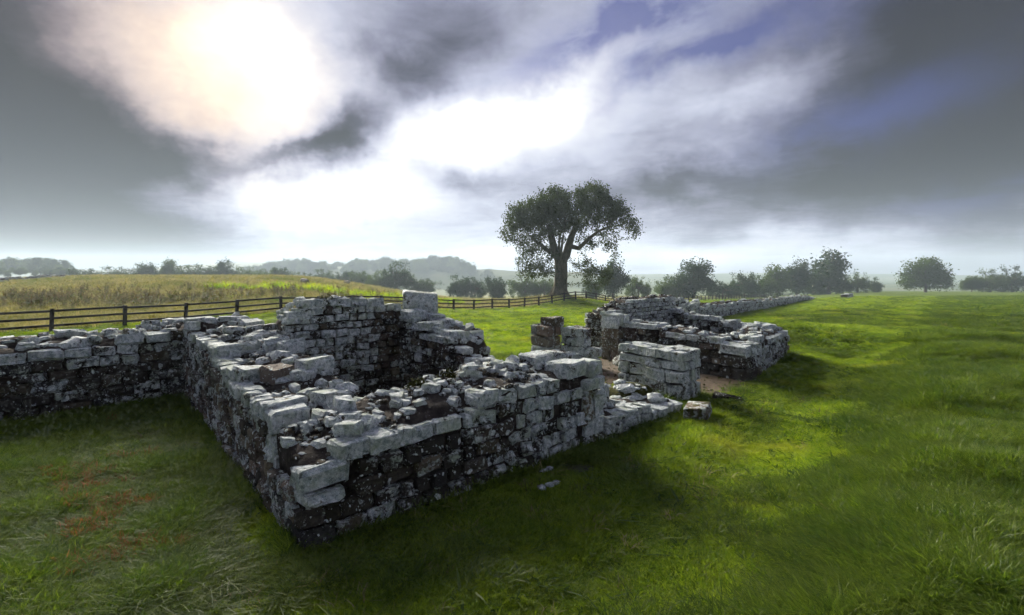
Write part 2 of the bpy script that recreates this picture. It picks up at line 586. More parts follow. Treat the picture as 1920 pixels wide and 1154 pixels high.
hill('hill', -200, 620, 1250, lambda p: 500 + 8 * math.sin(p / 110.0) - 4 * smooth01((300 - p) / 300.0), 300)
hill('hill', 330, 1110, 720, lambda p: 513 - 14 * math.exp(-((p - 720) / 230.0) ** 2), 160)
hill('hill', 1020, 2090, 1400, lambda p: 512 + 3 * math.sin(p / 150.0) + 6 * smooth01((p - 1350) / 300.0), 300)


# ------------------------------------------------------------------ masonry
def stone_geo(w, h, d, seg, seed, rough=0.012, bev=0.03, round_=0.0):
    g = np.random.default_rng(seed)
    dims = np.array([w, h, d]) / 2
    axes = []
    for s in dims:
        k = max(0.30, 1 - bev / s)
        axes.append(np.array([-1, -k, k, 1]) if seg == 3 else np.array([-1, g.uniform(-.15, .15), 1]))
    n = seg + 1
    idx, vs = {}, []
    for i in range(n):
        for j in range(n):
            for k in range(n):
                e = (i in (0, seg)) + (j in (0, seg)) + (k in (0, seg))
                if e == 0:
                    continue
                p = np.array([axes[0][i], axes[1][j], axes[2][k]]) * dims
                ext = np.array([i in (0, seg), j in (0, seg), k in (0, seg)], float)
                if e >= 2:
                    p = p - np.sign(p) * ext * bev * (0.28 if e == 2 else 0.50) * g.uniform(0.5, 1.5)
                if round_ > 0:
                    q = p / dims
                    q = q / max(np.linalg.norm(q), 1e-6) * 1.12
                    p = p * (1 - round_) + q * dims * round_
                p = p + g.normal(0, rough, 3)
                idx[(i, j, k)] = len(vs)
                vs.append(p)
    vs = np.array(vs)
    # a slight taper and skew so no two outlines agree
    sk = g.normal(0, 0.05, (3, 3))
    np.fill_diagonal(sk, 0)
    vs = vs + (vs @ sk.T)
    fs = []
    for ax in range(3):
        for side in (0, seg):
            for p in range(seg):
                for q in range(seg):
                    c = []
                    for (u_, v_) in ((p, q), (p + 1, q), (p + 1, q + 1), (p, q + 1)):
                        t3 = [0, 0, 0]
                        t3[ax] = side
                        t3[(ax + 1) % 3] = u_
                        t3[(ax + 2) % 3] = v_
                        c.append(idx[tuple(t3)])
                    fs.append(c if side else c[::-1])
    return vs, fs


# local axes of a stone: x along the wall, y into the wall, z up
WCL = [0.15, 0.22, 0.31, 0.43, 0.58]
SH, SD = 0.21, 0.27
LIB = {}
for wi, w in enumerate(WCL):
    for s in range(6):
        for seg in (2, 3):
            v_, f_ = stone_geo(w, SD, SH, seg, 100 + wi * 31 + s, 0.011 + 0.004 * (s % 3), 0.030)
            LIB[(wi, s, seg)] = (mesh('stone_block', v_, f_, M_STONE, False), v_, f_)
RUB = []
for s in range(14):
    v_, f_ = stone_geo(1.0, 0.8, 0.55, 2 if s % 2 else 3, 900 + s, 0.050, 0.15, 0.30)
    RUB.append((mesh('rubble_block', v_, f_, M_STONE, False), v_, f_))
STONE_N = [0]


def table(fn, L):
    ss = np.linspace(-1, L + 1, 60)
    vv = [fn(q) for q in ss]
    return lambda s: float(np.interp(s, ss, vv))


class Wall:
    """one stretch of masonry: an Empty with a core and its stones"""

    def __init__(self, name, label, cat, loc, group=None, cap=300):
        self.o = empty(name, (loc[0], loc[1], 0))
        self.loc = Vector((loc[0], loc[1], 0))
        setp(self.o, label, cat, group, 'thing')
        self.left = cap
        self.jv, self.jf, self.jn = [], [], 0

    def put(self, data, rot, pos, scl, color, part=True, name='stone'):
        me, v_, f_ = data
        if part and self.left > 0:
            o = bpy.data.objects.new(name, me)
            COL.objects.link(o)
            o.parent = self.o
            o.matrix_local = Matrix.LocRotScale(Vector(pos) - self.loc, rot, Vector(scl))
            o.color = (*color, 1)
            self.left -= 1
            STONE_N[0] += 1
        else:
            m = np.array(rot.to_matrix())
            vv = (v_ * np.array(scl)) @ m.T + np.array(pos) - np.array(self.loc)
            self.jv.append(vv)
            self.jf += [[i + self.jn for i in f] for f in f_]
            self.jn += len(vv)

    def finish(self, color=(0.45, 0.5, 0.1)):
        if self.jv:
            o = link('packing_stones', mesh('packing_stones', np.concatenate(self.jv), self.jf, M_STONE, True), self.o)
            o.color = (*color, 1)
            o['kind'] = 'stuff'

    def block(self, center, size, xdir, color, tilt=(0, 0, 0), name='stone', seed=None):
        w, d, h = size
        key = min(range(5), key=lambda i: abs(WCL[i] - w))
        s = random.randrange(6) if seed is None else seed % 6
        rot = (Matrix.Rotation(math.atan2(xdir[1], xdir[0]), 3, 'Z') @ Euler(tilt).to_matrix()).to_quaternion()
        self.put(LIB[(key, s, 3)], rot, center, (w / WCL[key], d / SD, h / SH), color, True, name)


def interp(pts):
    xs = [p[0] for p in pts]
    ys = [p[1] for p in pts]
    return lambda s: float(np.interp(s, xs, ys))


def face(wall, A, d, nin, L, top, courses, lich, zb=0.0, widths=(0.18, 0.46), seg=3, part=True, skip=(), par=None, dep=0.27,
         moss=0.14, base=None, recess=None, gap=0.036, capl=0.90, dark=0.5, endoff=None):
    """coursed facing: A start of the face, d along it, nin into the wall, top(s) the ragged height"""
    d = np.array(d)
    nin = np.array(nin)
    ang = math.atan2(d[1], d[0])
    flip = (d[0] * nin[1] - d[1] * nin[0]) < 0
    z = zb
    for k, h in enumerate(courses):
        s = 0.0
        if par is not None and k % 2 == par:
            s = dep * 0.95
        end = L - (dep * 0.95 if endoff is not None and k % 2 == endoff else 0.0)
        while s < end - 0.05:
            w = random.uniform(*widths)
            if end - (s + w) < widths[0] * 0.7:
                w = end - s
            mid = s + w / 2
            tp = top(mid)
            bz = base(mid) if base else 0.0
            zc = z + h / 2
            ok = zc + h * 0.12 < tp and not any(x0 < mid < x1 and z0 < zc < z1 for x0, x1, z0, z1 in skip)
            if ok:
                istop = z + h * 1.5 > tp
                nearby = max(0.0, 1 - (tp - zc) / 0.55)
                l0 = lich(mid, zc) if callable(lich) else lich
                lv = random.gauss(l0, 0.10)
                if istop:
                    lv = max(lv, random.gauss(capl, 0.08))
                else:
                    lv = lv + 0.22 * nearby * random.random()
                key = min(range(5), key=lambda i: abs(WCL[i] - w))
                rc = recess(mid) if recess else 0.0
                pr = random.gauss(0, 0.018) + rc
                dd = dep * random.uniform(0.9, 1.15)
                c2 = A + d * mid + nin * (dd / 2 + pr)
                rz = ang + (math.pi if flip else 0) + random.gauss(0, 0.016 + rc * 0.6)
                rot = Euler((random.gauss(0, 0.025), random.gauss(0, 0.028), rz)).to_quaternion()
                wall.put(LIB[(key, random.randrange(6), seg)], rot, (c2[0], c2[1], bz + zc + random.gauss(0, 0.004)),
                         ((w - gap) / WCL[key], dd / SD, (h - gap * 0.8) / SH),
                         (min(max(lv, 0.02), 1), min(max(random.gauss(dark, 0.16), 0), 1), max(0, random.gauss(moss, 0.08))), part)
            s += w
        z += h


def core(wall, A, d, nin, L, thick, to, ti, base=None, zb=-0.15, ins=0.085, seed=1, lowcut=0.05):
    """earth and mortar heart of a wall with a broken, sloping top"""
    d = np.array(d)
    nin = np.array(nin)
    ns, nw = max(3, int(L / 0.10)), max(5, int(thick / 0.12))
    g = np.random.default_rng(seed)
    S = np.linspace(ins, L - ins, ns)
    Wd = np.linspace(ins, thick - ins, nw)
    vs = []
    PX = A[0] + np.outer(S, np.ones(nw)) * d[0] + np.outer(np.ones(ns), Wd) * nin[0]
    PY = A[1] + np.outer(S, np.ones(nw)) * d[1] + np.outer(np.ones(ns), Wd) * nin[1]
    NZ = 0.13 * fnoise(PX * 3.0, PY * 3.0 + seed, 3)
    for i, s in enumerate(S):
        for j, w in enumerate(Wd):
            p = A + d * s + nin * w
            f = w / thick
            b = base(s) if base else 0.0
            z = b + to(s) * (1 - f) + ti(s) * f - lowcut + NZ[i, j] + g.normal(0, 0.010)
            if j in (0, nw - 1):
                z -= 0.05
            vs.append((p[0] - wall.loc[0], p[1] - wall.loc[1], z))
    fs = []
    for i in range(ns - 1):
        for j in range(nw - 1):
            fs.append((i * nw + j, (i + 1) * nw + j, (i + 1) * nw + j + 1, i * nw + j + 1))
    ring = [i * nw for i in range(ns)] + [(ns - 1) * nw + j for j in range(1, nw)] + [i * nw + nw - 1 for i in range(ns - 2, -1, -1)] + [j for j in range(nw - 2, 0, -1)]
    n0 = len(vs)
    for r_ in ring:
        x, y, _ = vs[r_]
        i = r_ // nw
        vs.append((x, y, (base(S[i]) if base else 0.0) + zb))
    for a in range(len(ring)):
        b = (a + 1) % len(ring)
        fs.append((ring[a], n0 + a, n0 + b, ring[b]))
    # wind so the top faces up whichever side the wall thickens to
    if (d[0] * nin[1] - d[1] * nin[0]) < 0:
        fs = [f[::-1] for f in fs]
    return link('core', mesh('core', vs, fs, M_CORE, True), wall.o)


def rubble(wall, A, d, nin, L, thick, to, ti, n, size=(0.12, 0.34), lich=(0.55, 0.95), base=None, part=True, w0=0.12, w1=0.12, flat=0.6, moss=0.06, mind=0.72):
    """broken core stones bedded in the wall top"""
    d = np.array(d)
    nin = np.array(nin)
    got = []
    tries = 0
    while len(got) < n and tries < n * 30:
        tries += 1
        s = random.uniform(0.08, L - 0.08)
        w = random.uniform(w0, thick - w1)
        sz = random.uniform(size[0], size[1]) * (0.65 + 0.6 * random.random() ** 2)
        if any((s - q[0]) ** 2 + (w - q[1]) ** 2 < (mind * 0.5 * (sz + q[2])) ** 2 for q in got):
            continue
        got.append((s, w, sz))
        p = A + d * s + nin * w
        f = w / thick
        z = (base(s) if base else 0.0) + to(s) * (1 - f) + ti(s) * f - 0.05 + 0.13 * float(fnoise(np.array([p[0] * 3.0]), np.array([p[1] * 3.0 + 1]), 3)[0])
        rot = Euler((random.gauss(0, 0.10), random.gauss(0, 0.10), random.uniform(0, 6.28))).to_quaternion()
        hh = sz * random.uniform(0.75, 1.25) * flat * 1.7
        wall.put(random.choice(RUB), rot, (p[0], p[1], z + hh * 0.10), (sz, sz * random.uniform(0.8, 1.1), hh),
                 (random.uniform(*lich), random.uniform(0.2, 0.8), max(0, random.gauss(moss, 0.12))), part)


def courses(n, lo, hi, seed):
    g = random.Random(seed)
    return [g.uniform(lo, hi) for _ in range(n)]


NU, NV = -UA, -VB
CA = courses(14, 0.165, 0.225, 5)

# --- left side wall of the near tower
t1o = interp([(0, 0.74), (1.15, 0.74), (1.2, 0.92), (1.40, 0.95), (1.45, 1.20), (3.3, 1.22), (3.4, 1.38), (5.0, 1.40), (5.1, 1.57), (8.05, 1.57), (8.1, 1.86), (8.8, 1.86)])
t1i = interp([(0, 1.0), (1.2, 1.22), (2.7, 1.30), (2.8, 1.36), (3.6, 1.40), (3.7, 1.52), (4.8, 1.55), (5.0, 1.66), (7.0, 1.72), (7.2, 1.88), (8.8, 1.90)])
w = Wall('ruined_wall', 'long dark side wall stepping down to the nearest corner of the ruin', 'stone wall', ab(0, 0), 'walls of the ruined gate')
core(w, ab(0, 0), VB, UA, 8.8, 1.45, t1o, t1i, seed=1)
face(w, ab(0, 0), VB, UA, 8.8, t1o, CA, lambda s, z: 0.36 + 0.06 * math.sin(3 * s), widths=(0.20, 0.44), par=0, dark=0.62)
rubble(w, ab(0, 0), VB, UA, 8.8, 1.45, t1o, t1i, 100, (0.16, 0.36), (0.62, 0.95), w0=0.20)
for (s, wd_, z, sz, rz, lc) in [  # the larger blocks of the steps
        (8.45, 0.30, 1.73, (0.62, 0.42, 0.30), 0.1, 0.9), (8.40, 1.0, 1.76, (0.66, 0.36, 0.24), 0.0, 0.8), (7.5, 1.2, 1.74, (0.46, 0.36, 0.24), 0.1, 0.92),
        (5.15, 0.34, 1.50, (0.62, 0.40, 0.26), -0.1, 0.9), (4.9, 1.02, 1.55, (0.50, 0.40, 0.30), 0.1, 0.85), (4.55, 1.25, 1.55, (0.46, 0.34, 0.26), 0.2, 0.9),
        (3.45, 0.30, 1.34, (0.46, 0.36, 0.24), 0.1, 0.85), (3.15, 0.62, 1.34, (0.42, 0.34, 0.26), 0.3, 0.35), (3.05, 1.20, 1.38, (0.52, 0.38, 0.30), 0.2, 0.92),
        (2.85, 0.95, 1.30, (0.30, 0.28, 0.24), 0.5, 0.9), (1.75, 0.30, 1.16, (0.58, 0.36, 0.20), 0.1, 0.92), (1.62, 0.95, 1.18, (0.44, 0.36, 0.24), 0.2, 0.9)]:
    p = ab(wd_, s)
    w.block((p[0], p[1], z), sz, UA, (lc, random.random(), 0.08), (random.gauss(0, .03), random.gauss(0, .03), rz))
# the stacked blocks that face the nearest corner
for (a, b, z, sz, lc) in [(0.30, 1.42, 1.06, (0.50, 0.34, 0.29), 0.93), (0.29, 1.33, 0.83, (0.46, 0.34, 0.19), 0.92), (0.26, 1.22, 0.64, (0.42, 0.34, 0.18), 0.78)]:
    p = ab(a, b)
    w.block((p[0], p[1], z), sz, UA, (lc, 0.6, 0.05), (0, 0.02, random.gauss(0, .03)))
rubble(w, ab(0, 0), VB, UA, 1.3, 1.45, interp([(0, .70), (1.3, .78)]), interp([(0, .95), (1.3, 1.2)]), 16, (0.10, 0.24), (0.6, 0.9), w0=0.35)
rubble(w, ab(0, 0), VB, UA, 8.8, 1.45, t1o, t1i, 420, (0.035, 0.10), (0.3, 0.9), part=False, w0=0.15, mind=0.5)
face(w, ab(1.45, 1.3), VB, NU, 4.2, t1i, CA, 0.4, seg=2, part=False, widths=(0.25, 0.5))
w.finish((0.5, 0.5, 0.05))

# --- front wall of the near tower
t2o = interp([(0, 0.86), (0.50, 0.86), (0.52, 1.03), (1.18, 1.04), (1.3, 1.08), (2.44, 1.10), (2.47, 1.29), (3.6, 1.28), (4.25, 1.24), (5.33, 1.24)])
t2i = interp([(0, 1.05), (0.8, 1.25), (1.4, 1.34), (2.4, 1.40), (3.4, 1.44), (4.3, 1.46), (5.33, 1.40)])
w = Wall('ruined_wall', 'front wall nearest the viewer with pale broken top and spotted dark face', 'stone wall', ab(2, 0), 'walls of the ruined gate')
core(w, ab(0.0, 0), UA, VB, 5.30, 1.25, t2o, t2i, seed=2)
skip2 = [(0, 0.56, 0.50, 0.95), (4.28, 5.4, 1.0, 1.7), (4.72, 5.4, -0.2, 1.3)]
face(w, ab(0, 0), UA, VB, 5.33, t2o, CA, lambda s, z: 0.30 + (0.28 if s > 3.3 else 0.0) + 0.10 * (z > 0.75) - 0.05 * (1.2 < s < 2.6), widths=(0.20, 0.46), par=1, skip=skip2, dark=0.36,
     recess=lambda s: random.uniform(0.02, 0.12) if 2.75 < s < 3.25 else (0.03 if s > 2.75 else 0.0), moss=0.09)
rubble(w, ab(0, 0), UA, VB, 4.4, 1.25, t2o, t2i, 90, (0.14, 0.30), (0.50, 0.95), w0=0.30, mind=0.66)
rubble(w, ab(0.6, 0), UA, VB, 3.7, 1.25, t2o, t2i, 26, (0.22, 0.38), (0.75, 0.98), w0=0.85, w1=0.06)
for (a0, a1, z0, z1, dp, lc, ms, tl) in [
        (0.00, 0.56, 0.60, 0.86, 0.34, 0.93, 0.05, 0.0), (0.02, 0.50, 0.44, 0.60, 0.30, 0.72, 0.03, 0.0),
        (0.47, 0.76, 0.84, 1.05, 0.34, 0.95, 0.10, 0.03), (0.78, 1.16, 0.85, 1.07, 0.40, 0.97, 0.06, -0.03), (1.18, 1.46, 0.86, 1.08, 0.34, 0.85, 0.22, 0.02),
        (4.28, 4.84, 1.20, 1.50, 0.52, 0.88, 0.20, 0.03), (4.90, 5.31, 1.19, 1.46, 0.46, 0.90, 0.18, -0.03),
        (4.72, 5.31, 0.98, 1.18, 0.40, 0.92, 0.08, 0.0), (4.74, 5.00, 0.42, 0.97, 0.36, 0.55, 0.20, 0.0), (5.01, 5.33, 0.50, 0.97, 0.42, 0.97, 0.05, 0.0),
        (4.74, 5.33, 0.16, 0.49, 0.44, 0.72, 0.10, 0.0), (4.76, 5.34, -0.10, 0.15, 0.46, 0.55, 0.2, 0.0),
        (2.46, 2.86, 1.08, 1.31, 0.40, 0.92, 0.15, 0.02), (2.30, 2.60, 0.88, 1.09, 0.34, 0.90, 0.05, 0.0), (2.32, 2.70, 0.64, 0.87, 0.34, 0.62, 0.1, 0.0)]:
    p = ab((a0 + a1) / 2, dp / 2 - 0.012 + random.uniform(-0.035, 0.03))
    w.block((p[0], p[1], (z0 + z1) / 2 + random.gauss(0, 0.008)), (a1 - a0 - 0.045, dp, z1 - z0 - 0.028), UA, (lc + random.gauss(0, .05), random.uniform(.3, .9), ms), (random.gauss(0, .02), tl, random.gauss(0, .04)))
for (a, b, z, sz, lc) in [(4.5, 0.95, 1.42, (0.5, 0.45, 0.22), 0.85), (5.05, 0.92, 1.38, (0.5, 0.5, 0.26), 0.8)]:
    p = ab(a, b)
    w.block((p[0], p[1], z), sz, UA, (lc, 0.5, 0.12), (0.04, 0, 0.1))
for i, (s, z, sz) in enumerate([(2.95, 0.98, .26), (3.0, 0.70, .34), (2.92, 0.40, .22), (3.12, 0.24, .24), (2.88, 0.12, .22), (3.2, 0.52, .24), (3.30, 0.12, .2), (3.05, 0.05, .2)]):
    p = ab(s, 0.10)
    w.put(RUB[i % 14], Euler((random.gauss(0, .2), random.gauss(0, .2), math.atan2(UA[1], UA[0]))).to_quaternion(), (p[0], p[1], z), (sz, sz, sz * 1.2), (0.45, 0.5, 0.1))
rubble(w, ab(0, 0), UA, VB, 5.3, 1.25, t2o, t2i, 420, (0.035, 0.10), (0.3, 0.9), part=False, w0=0.12, mind=0.5)
rubble(w, ab(0.1, 0), UA, VB, 1.1, 1.25, t2o, t2i, 26, (0.10, 0.22), (0.45, 0.9), w0=0.32, mind=0.6)
face(w, ab(1.45, 1.25), UA, NV, 3.85, t2i, CA, 0.4, seg=2, part=False, widths=(0.25, 0.5))
face(w, ab(5.33, 0.45), VB, NU, 0.8, lambda s: 1.22, CA, 0.6, seg=3, widths=(0.25, 0.45))
w.finish((0.5, 0.5, 0.05))

# --- back wall of the near tower
t3 = interp([(0, 1.90), (0.12, 2.05), (0.2, 2.22), (0.40, 2.36), (2.2, 2.30), (2.75, 2.18)])
w = Wall('ruined_wall', 'tall back wall with clump of dark moss on its top', 'stone wall', ab(2.8, 5.5), 'walls of the ruined gate')
core(w, ab(1.40, 5.5), UA, VB, 3.9, 1.1, interp([(0, 1.9), (.12, 2.0), (.4, 2.3), (2.2, 2.26), (2.75, 2.14), (3.9, 1.9)]), interp([(0, 1.88), (.5, 2.2), (2.2, 2.2), (3.9, 1.9)]), seed=3)
face(w, ab(1.40, 5.5), UA, VB, 2.75, t3, courses(14, 0.150, 0.200, 9), lambda s, z: 0.20 + 0.42 * (s < 2.1) * min(1, z / 1.3 + 0.2), widths=(0.17, 0.36), dark=0.5)
rubble(w, ab(1.40, 5.5), UA, VB, 2.75, 1.1, t3, t3, 22, (0.16, 0.36), (0.6, 0.95), w0=0.25)
for (a, z, sz) in [(1.72, 2.06, (0.50, 0.34, 0.20)), (2.02, 2.29, (0.52, 0.36, 0.19)), (2.62, 2.31, (0.42, 0.36, 0.19)), (3.05, 2.30, (0.40, 0.34, 0.18)), (3.48, 2.26, (0.44, 0.34, 0.18))]:
    p = ab(a, 5.68)
    w.block((p[0], p[1], z), sz, UA, (0.9, 0.6, 0.1), (0.02, random.gauss(0, 0.02), 0.0))
face(w, ab(0.4, 6.6), UA, NV, 4.8, lambda s: 1.85, courses(12, .17, .21, 3), 0.4, seg=2, part=False, widths=(0.25, 0.5))
w.finish()

# --- side wall of the near tower, towards the gate passage
t4i = interp([(0, 0.95), (0.25, 1.10), (0.3, 1.26), (1.0, 1.42), (1.25, 1.56), (2.2, 1.66), (2.7, 1.72), (3.0, 1.92), (3.6, 2.10), (4.7, 2.1)])
t4o = interp([(0, 0.5), (1.25, 0.62), (1.38, 0.90), (1.42, 1.20), (1.50, 1.42), (1.80, 1.62), (2.5, 1.74), (3.0, 1.80), (4.7, 1.86)])
w = Wall('ruined_wall', 'dark inner wall whose pale stones descend in steps beside the lawn', 'stone wall', ab(4.7, 4.0), 'walls of the ruined gate')
core(w, ab(4.1, 1.9), VB, UA, 4.7, 1.2, t4i, t4o, seed=4)
face(w, ab(4.1, 1.9), VB, UA, 3.62, t4i, courses(14, 0.155, 0.205, 19), lambda s, z: 0.30, widths=(0.18, 0.40), dark=0.42)
face(w, ab(5.3, 1.9), VB, NU, 4.7, t4o, courses(12, 0.16, 0.22, 29), 0.5, seg=2, part=False, widths=(0.25, 0.45))
rubble(w, ab(4.1, 1.9), VB, UA, 4.2, 1.2, t4i, t4o, 44, (0.18, 0.40), (0.62, 0.95), w0=0.2)
for (a, b, z, sz, lc) in [(5.12, 3.55, 1.20, (0.34, 0.40, 0.22), 0.9), (5.14, 3.50, 0.98, (0.36, 0.42, 0.22), 0.92), (5.1, 3.75, 1.52, (0.40, 0.40, 0.24), 0.85), (4.8, 3.6, 1.44, (0.40, 0.36, 0.20), 0.9),
                          (4.45, 3.55, 1.60, (0.56, 0.36, 0.24), 0.92), (4.3, 4.35, 1.76, (0.52, 0.36, 0.20), 0.9), (4.8, 4.6, 1.78, (0.5, 0.36, 0.18), 0.85), (4.28, 5.15, 1.98, (0.5, 0.4, 0.2), 0.88),
                          (4.6, 2.7, 1.08, (0.44, 0.36, 0.22), 0.88), (4.35, 2.35, 1.16, (0.34, 0.30, 0.18), 0.9), (5.0, 3.2, 0.80, (0.46, 0.34, 0.24), 0.85), (4.75, 5.0, 1.90, (0.5, 0.45, 0.16), 0.85)]:
    p = ab(a, b)
    w.block((p[0], p[1], z), sz, UA, (lc, 0.5, 0.08), (random.gauss(0, .04), random.gauss(0, .04), random.gauss(0, .12)))
w.finish()
# the big loose block on it
p = ab(4.78, 5.62)
v_, f_ = stone_geo(0.86, 0.60, 0.52, 3, 5501, 0.022, 0.06)
o = link('squared_block', mesh('squared_block', v_, f_, M_STONE, True), None, (p[0], p[1], 2.20))
o.rotation_euler = (0.02, 0.03, math.atan2(UA[1], UA[0]) - 0.55)
o.color = (0.72, 0.75, 0.20, 1)
setp(o, 'large squared block set on top of the ruin in front of the fence', 'stone block')

# --- curtain wall on the far left
t0o = interp([(0, 1.72), (0.35, 1.70), (0.4, 1.58), (1.2, 1.52), (1.25, 1.40), (7.0, 1.42)])
t0i = interp([(0, 1.82), (1.0, 1.66), (3.0, 1.62), (7.0, 1.55)])
w = Wall('ruined_wall', 'low dark curtain wall running off at the left edge', 'stone wall', ab(-3.5, 8.95), 'walls of the ruined gate')
core(w, ab(0.35, 8.72), NU, VB, 7.3, 1.35, t0o, t0i, seed=5)
face(w, ab(0.1, 8.72), NU, VB, 7.0, t0o, courses(10, 0.19, 0.25, 23), 0.32, widths=(0.30, 0.60), dark=0.22, capl=0.84)
rubble(w, ab(0.1, 8.72), NU, VB, 7.0, 1.35, t0o, t0i, 74, (0.18, 0.48), (0.55, 0.9), w0=0.3, flat=0.5)
face(w, ab(0.0, 10.3), NU, NV, 7.0, t0i, courses(10, 0.19, 0.25, 23), 0.4, seg=2, part=False, widths=(0.3, 0.6))
w.finish()

# --- low threshold across the near portal
ttr = interp([(0, 0.50), (0.6, 0.44), (1.4, 0.34), (2.8, 0.22)])
w = Wall('stone_threshold', 'low line of flat pale stones joining front wall to tall pale pier', 'stone threshold', ab(6.7, 0.4))
core(w, ab(5.36, 0.0), UA, VB, 2.65, 1.15, ttr, ttr, seed=6, lowcut=0.06)
face(w, ab(5.36, 0.0), UA, VB, 2.65, ttr, [0.10, 0.20, 0.16, 0.14], 0.62, zb=-0.05, widths=(0.22, 0.42), dep=0.36, capl=0.85)
rubble(w, ab(5.36, 0.0), UA, VB, 2.65, 1.15, ttr, ttr, 46, (0.20, 0.40), (0.70, 0.95), w0=0.32, flat=0.34)
w.finish()
for (a, b, z, s, lab) in [(5.72, 0.55, 0.66, (0.40, 0.36, 0.40), 'rounded pale boulder leaning against end of front wall'),
                          (6.02, 0.70, 0.62, (0.42, 0.40, 0.42), 'blocky pale boulder second out from end of front wall'),
                          (7.62, 0.42, 0.34, (0.40, 0.34, 0.17), 'pale slanted stone lying at foot of tall pale pier')]:
    p = ab(a, b)
    sd = int(a * 100)
    v_, f_ = stone_geo(s[0], s[1], s[2], 3, sd, 0.02, 0.08, 0.25)
    o = link('boulder', mesh('boulder', v_, f_, M_STONE, True), None, (p[0], p[1], z - 0.04))
    o.rotation_euler = (0.08, -0.1, a)
    o.color = (0.86, 0.6, 0.08, 1)
    setp(o, lab, 'boulder', 'loose boulders on the threshold')
# mossy footing behind it
w = Wall('mossy_footing', 'mossy broken footing topped with thin white stones beside tall pale pier', 'stone footing', ab(7.3, 1.1))
tf = interp([(0, 0.30), (0.3, 0.42), (1.1, 0.45), (1.5, 0.30)])
core(w, ab(6.9, 0.85), UA, VB, 1.55, 0.8, tf, tf, seed=7, lowcut=0.02).data.materials[0] = M_MOSS
rubble(w, ab(6.9, 0.85), UA, VB, 1.55, 0.8, tf, tf, 15, (0.18, 0.36), (0.75, 0.98), w0=0.1, flat=0.35, moss=0.15)
w.finish()


def pier(name, label, cat, a0, a1, b0, b1, rows, lc, mo, dark, joint=(), group=None, seed=0):
    """ashlar pier: rows are course heights, each laid as large blocks round the four sides"""
    rr = random.Random(seed)
    p = ab((a0 + a1) / 2, (b0 + b1) / 2)
    w = Wall(name, label, cat, p, group)
    zt = sum(rows)
    core(w, ab(a0, b0), UA, VB, a1 - a0, b1 - b0, lambda s: zt - 0.06, lambda s: zt - 0.06, seed=seed + 11, ins=0.09)
    la, lb = a1 - a0, b1 - b0
    z = -0.06
    for k, h in enumerate(rows):
        hh = h + (0.06 if k == 0 else 0)
        # long sides: b direction
        for side, a in ((0, a0), (1, a1)):
            s = b0
            while s < b1 - 0.05:
                L = rr.uniform(0.36, 0.72)
                stop = joint[0] if joint and s < joint[0] - 0.05 else b1
                if stop - (s + L) < 0.3:
                    L = stop - s
                a_off = -joint[1] if joint and side == 0 and s < joint[0] - 0.05 else 0.0
                dp = min(0.32, la * 0.52)
                q = ab(a + a_off + (dp / 2 if side == 0 else -dp / 2) + rr.gauss(0, 0.008), s + L / 2 - (0.03 if a_off else 0))
                lv = lc[min(k, len(lc) - 1)] + rr.gauss(0, 0.08)
                w.block((q[0], q[1], z + hh / 2), (L - 0.034, dp, hh - 0.028), VB, (min(max(lv, 0.03), 1), min(1, max(0, rr.gauss(dark, 0.12))), max(0, mo + rr.gauss(0, 0.08))),
                        (rr.gauss(0, .008), rr.gauss(0, .008), rr.gauss(0, .012)))
                s += L
        if la > 0.62:                      # fill between on the near and far ends
            for b in (b0 + 0.16, b1 - 0.16):
                q = ab((a0 + a1) / 2, b)
                lv = lc[min(k, len(lc) - 1)] + rr.gauss(0, 0.08)
                w.block((q[0], q[1], z + hh / 2), (max(0.1, la - 0.58), 0.30, hh - 0.012), UA, (min(max(lv, 0.03), 1), rr.random(), max(0, mo)), (0, 0, rr.gauss(0, .012)))
        z += hh
    return w


# --- central pier between the portals
w = pier('stone_pier', 'tall pale pier of large squared blocks standing alone in the gateway', 'stone pier', 8.95, 9.72, 0.45, 2.42, [0.38, 0.30, 0.22, 0.24],
         [0.62, 0.84, 0.80, 0.90], 0.24, 0.6, seed=3, joint=(1.52, 0.13), group='piers of the gateway')
rubble(w, ab(8.95, 0.45), UA, VB, 0.77, 1.97, lambda s: 1.10, lambda s: 1.10, 14, (0.18, 0.34), (0.7, 0.9), w0=0.12, flat=0.25)
w.finish()
w = pier('stone_pier', 'brown pier with overhanging top stone behind the front wall', 'stone pier', 9.50, 10.16, 5.64, 6.48, [0.30, 0.30, 0.32, 0.34], [0.50, 0.62, 0.22, 0.20], 0.10, 0.95, seed=5, group='piers of the gateway')
p = ab(9.98, 5.92)
w.block((p[0], p[1], 1.37), (0.62, 0.56, 0.27), UA, (0.30, 0.6, 0.25), (0.0, 0.03, 0.1))
w.finish()
w = pier('stone_pier', 'short pale pier of white spotted blocks right of the brown pier', 'stone pier', 10.08, 10.50, 4.60, 5.62, [0.36, 0.28, 0.28, 0.30], [0.80, 0.78, 0.74, 0.85], 0.10, 0.6, seed=8, group='piers of the gateway')
for (a, b, z) in [(10.30, 4.44, 0.18), (10.33, 4.45, 0.48)]:
    p = ab(a, b)
    w.block((p[0], p[1], z), (0.36, 0.40, 0.28), UA, (0.7, 0.6, 0.1))
w.finish()

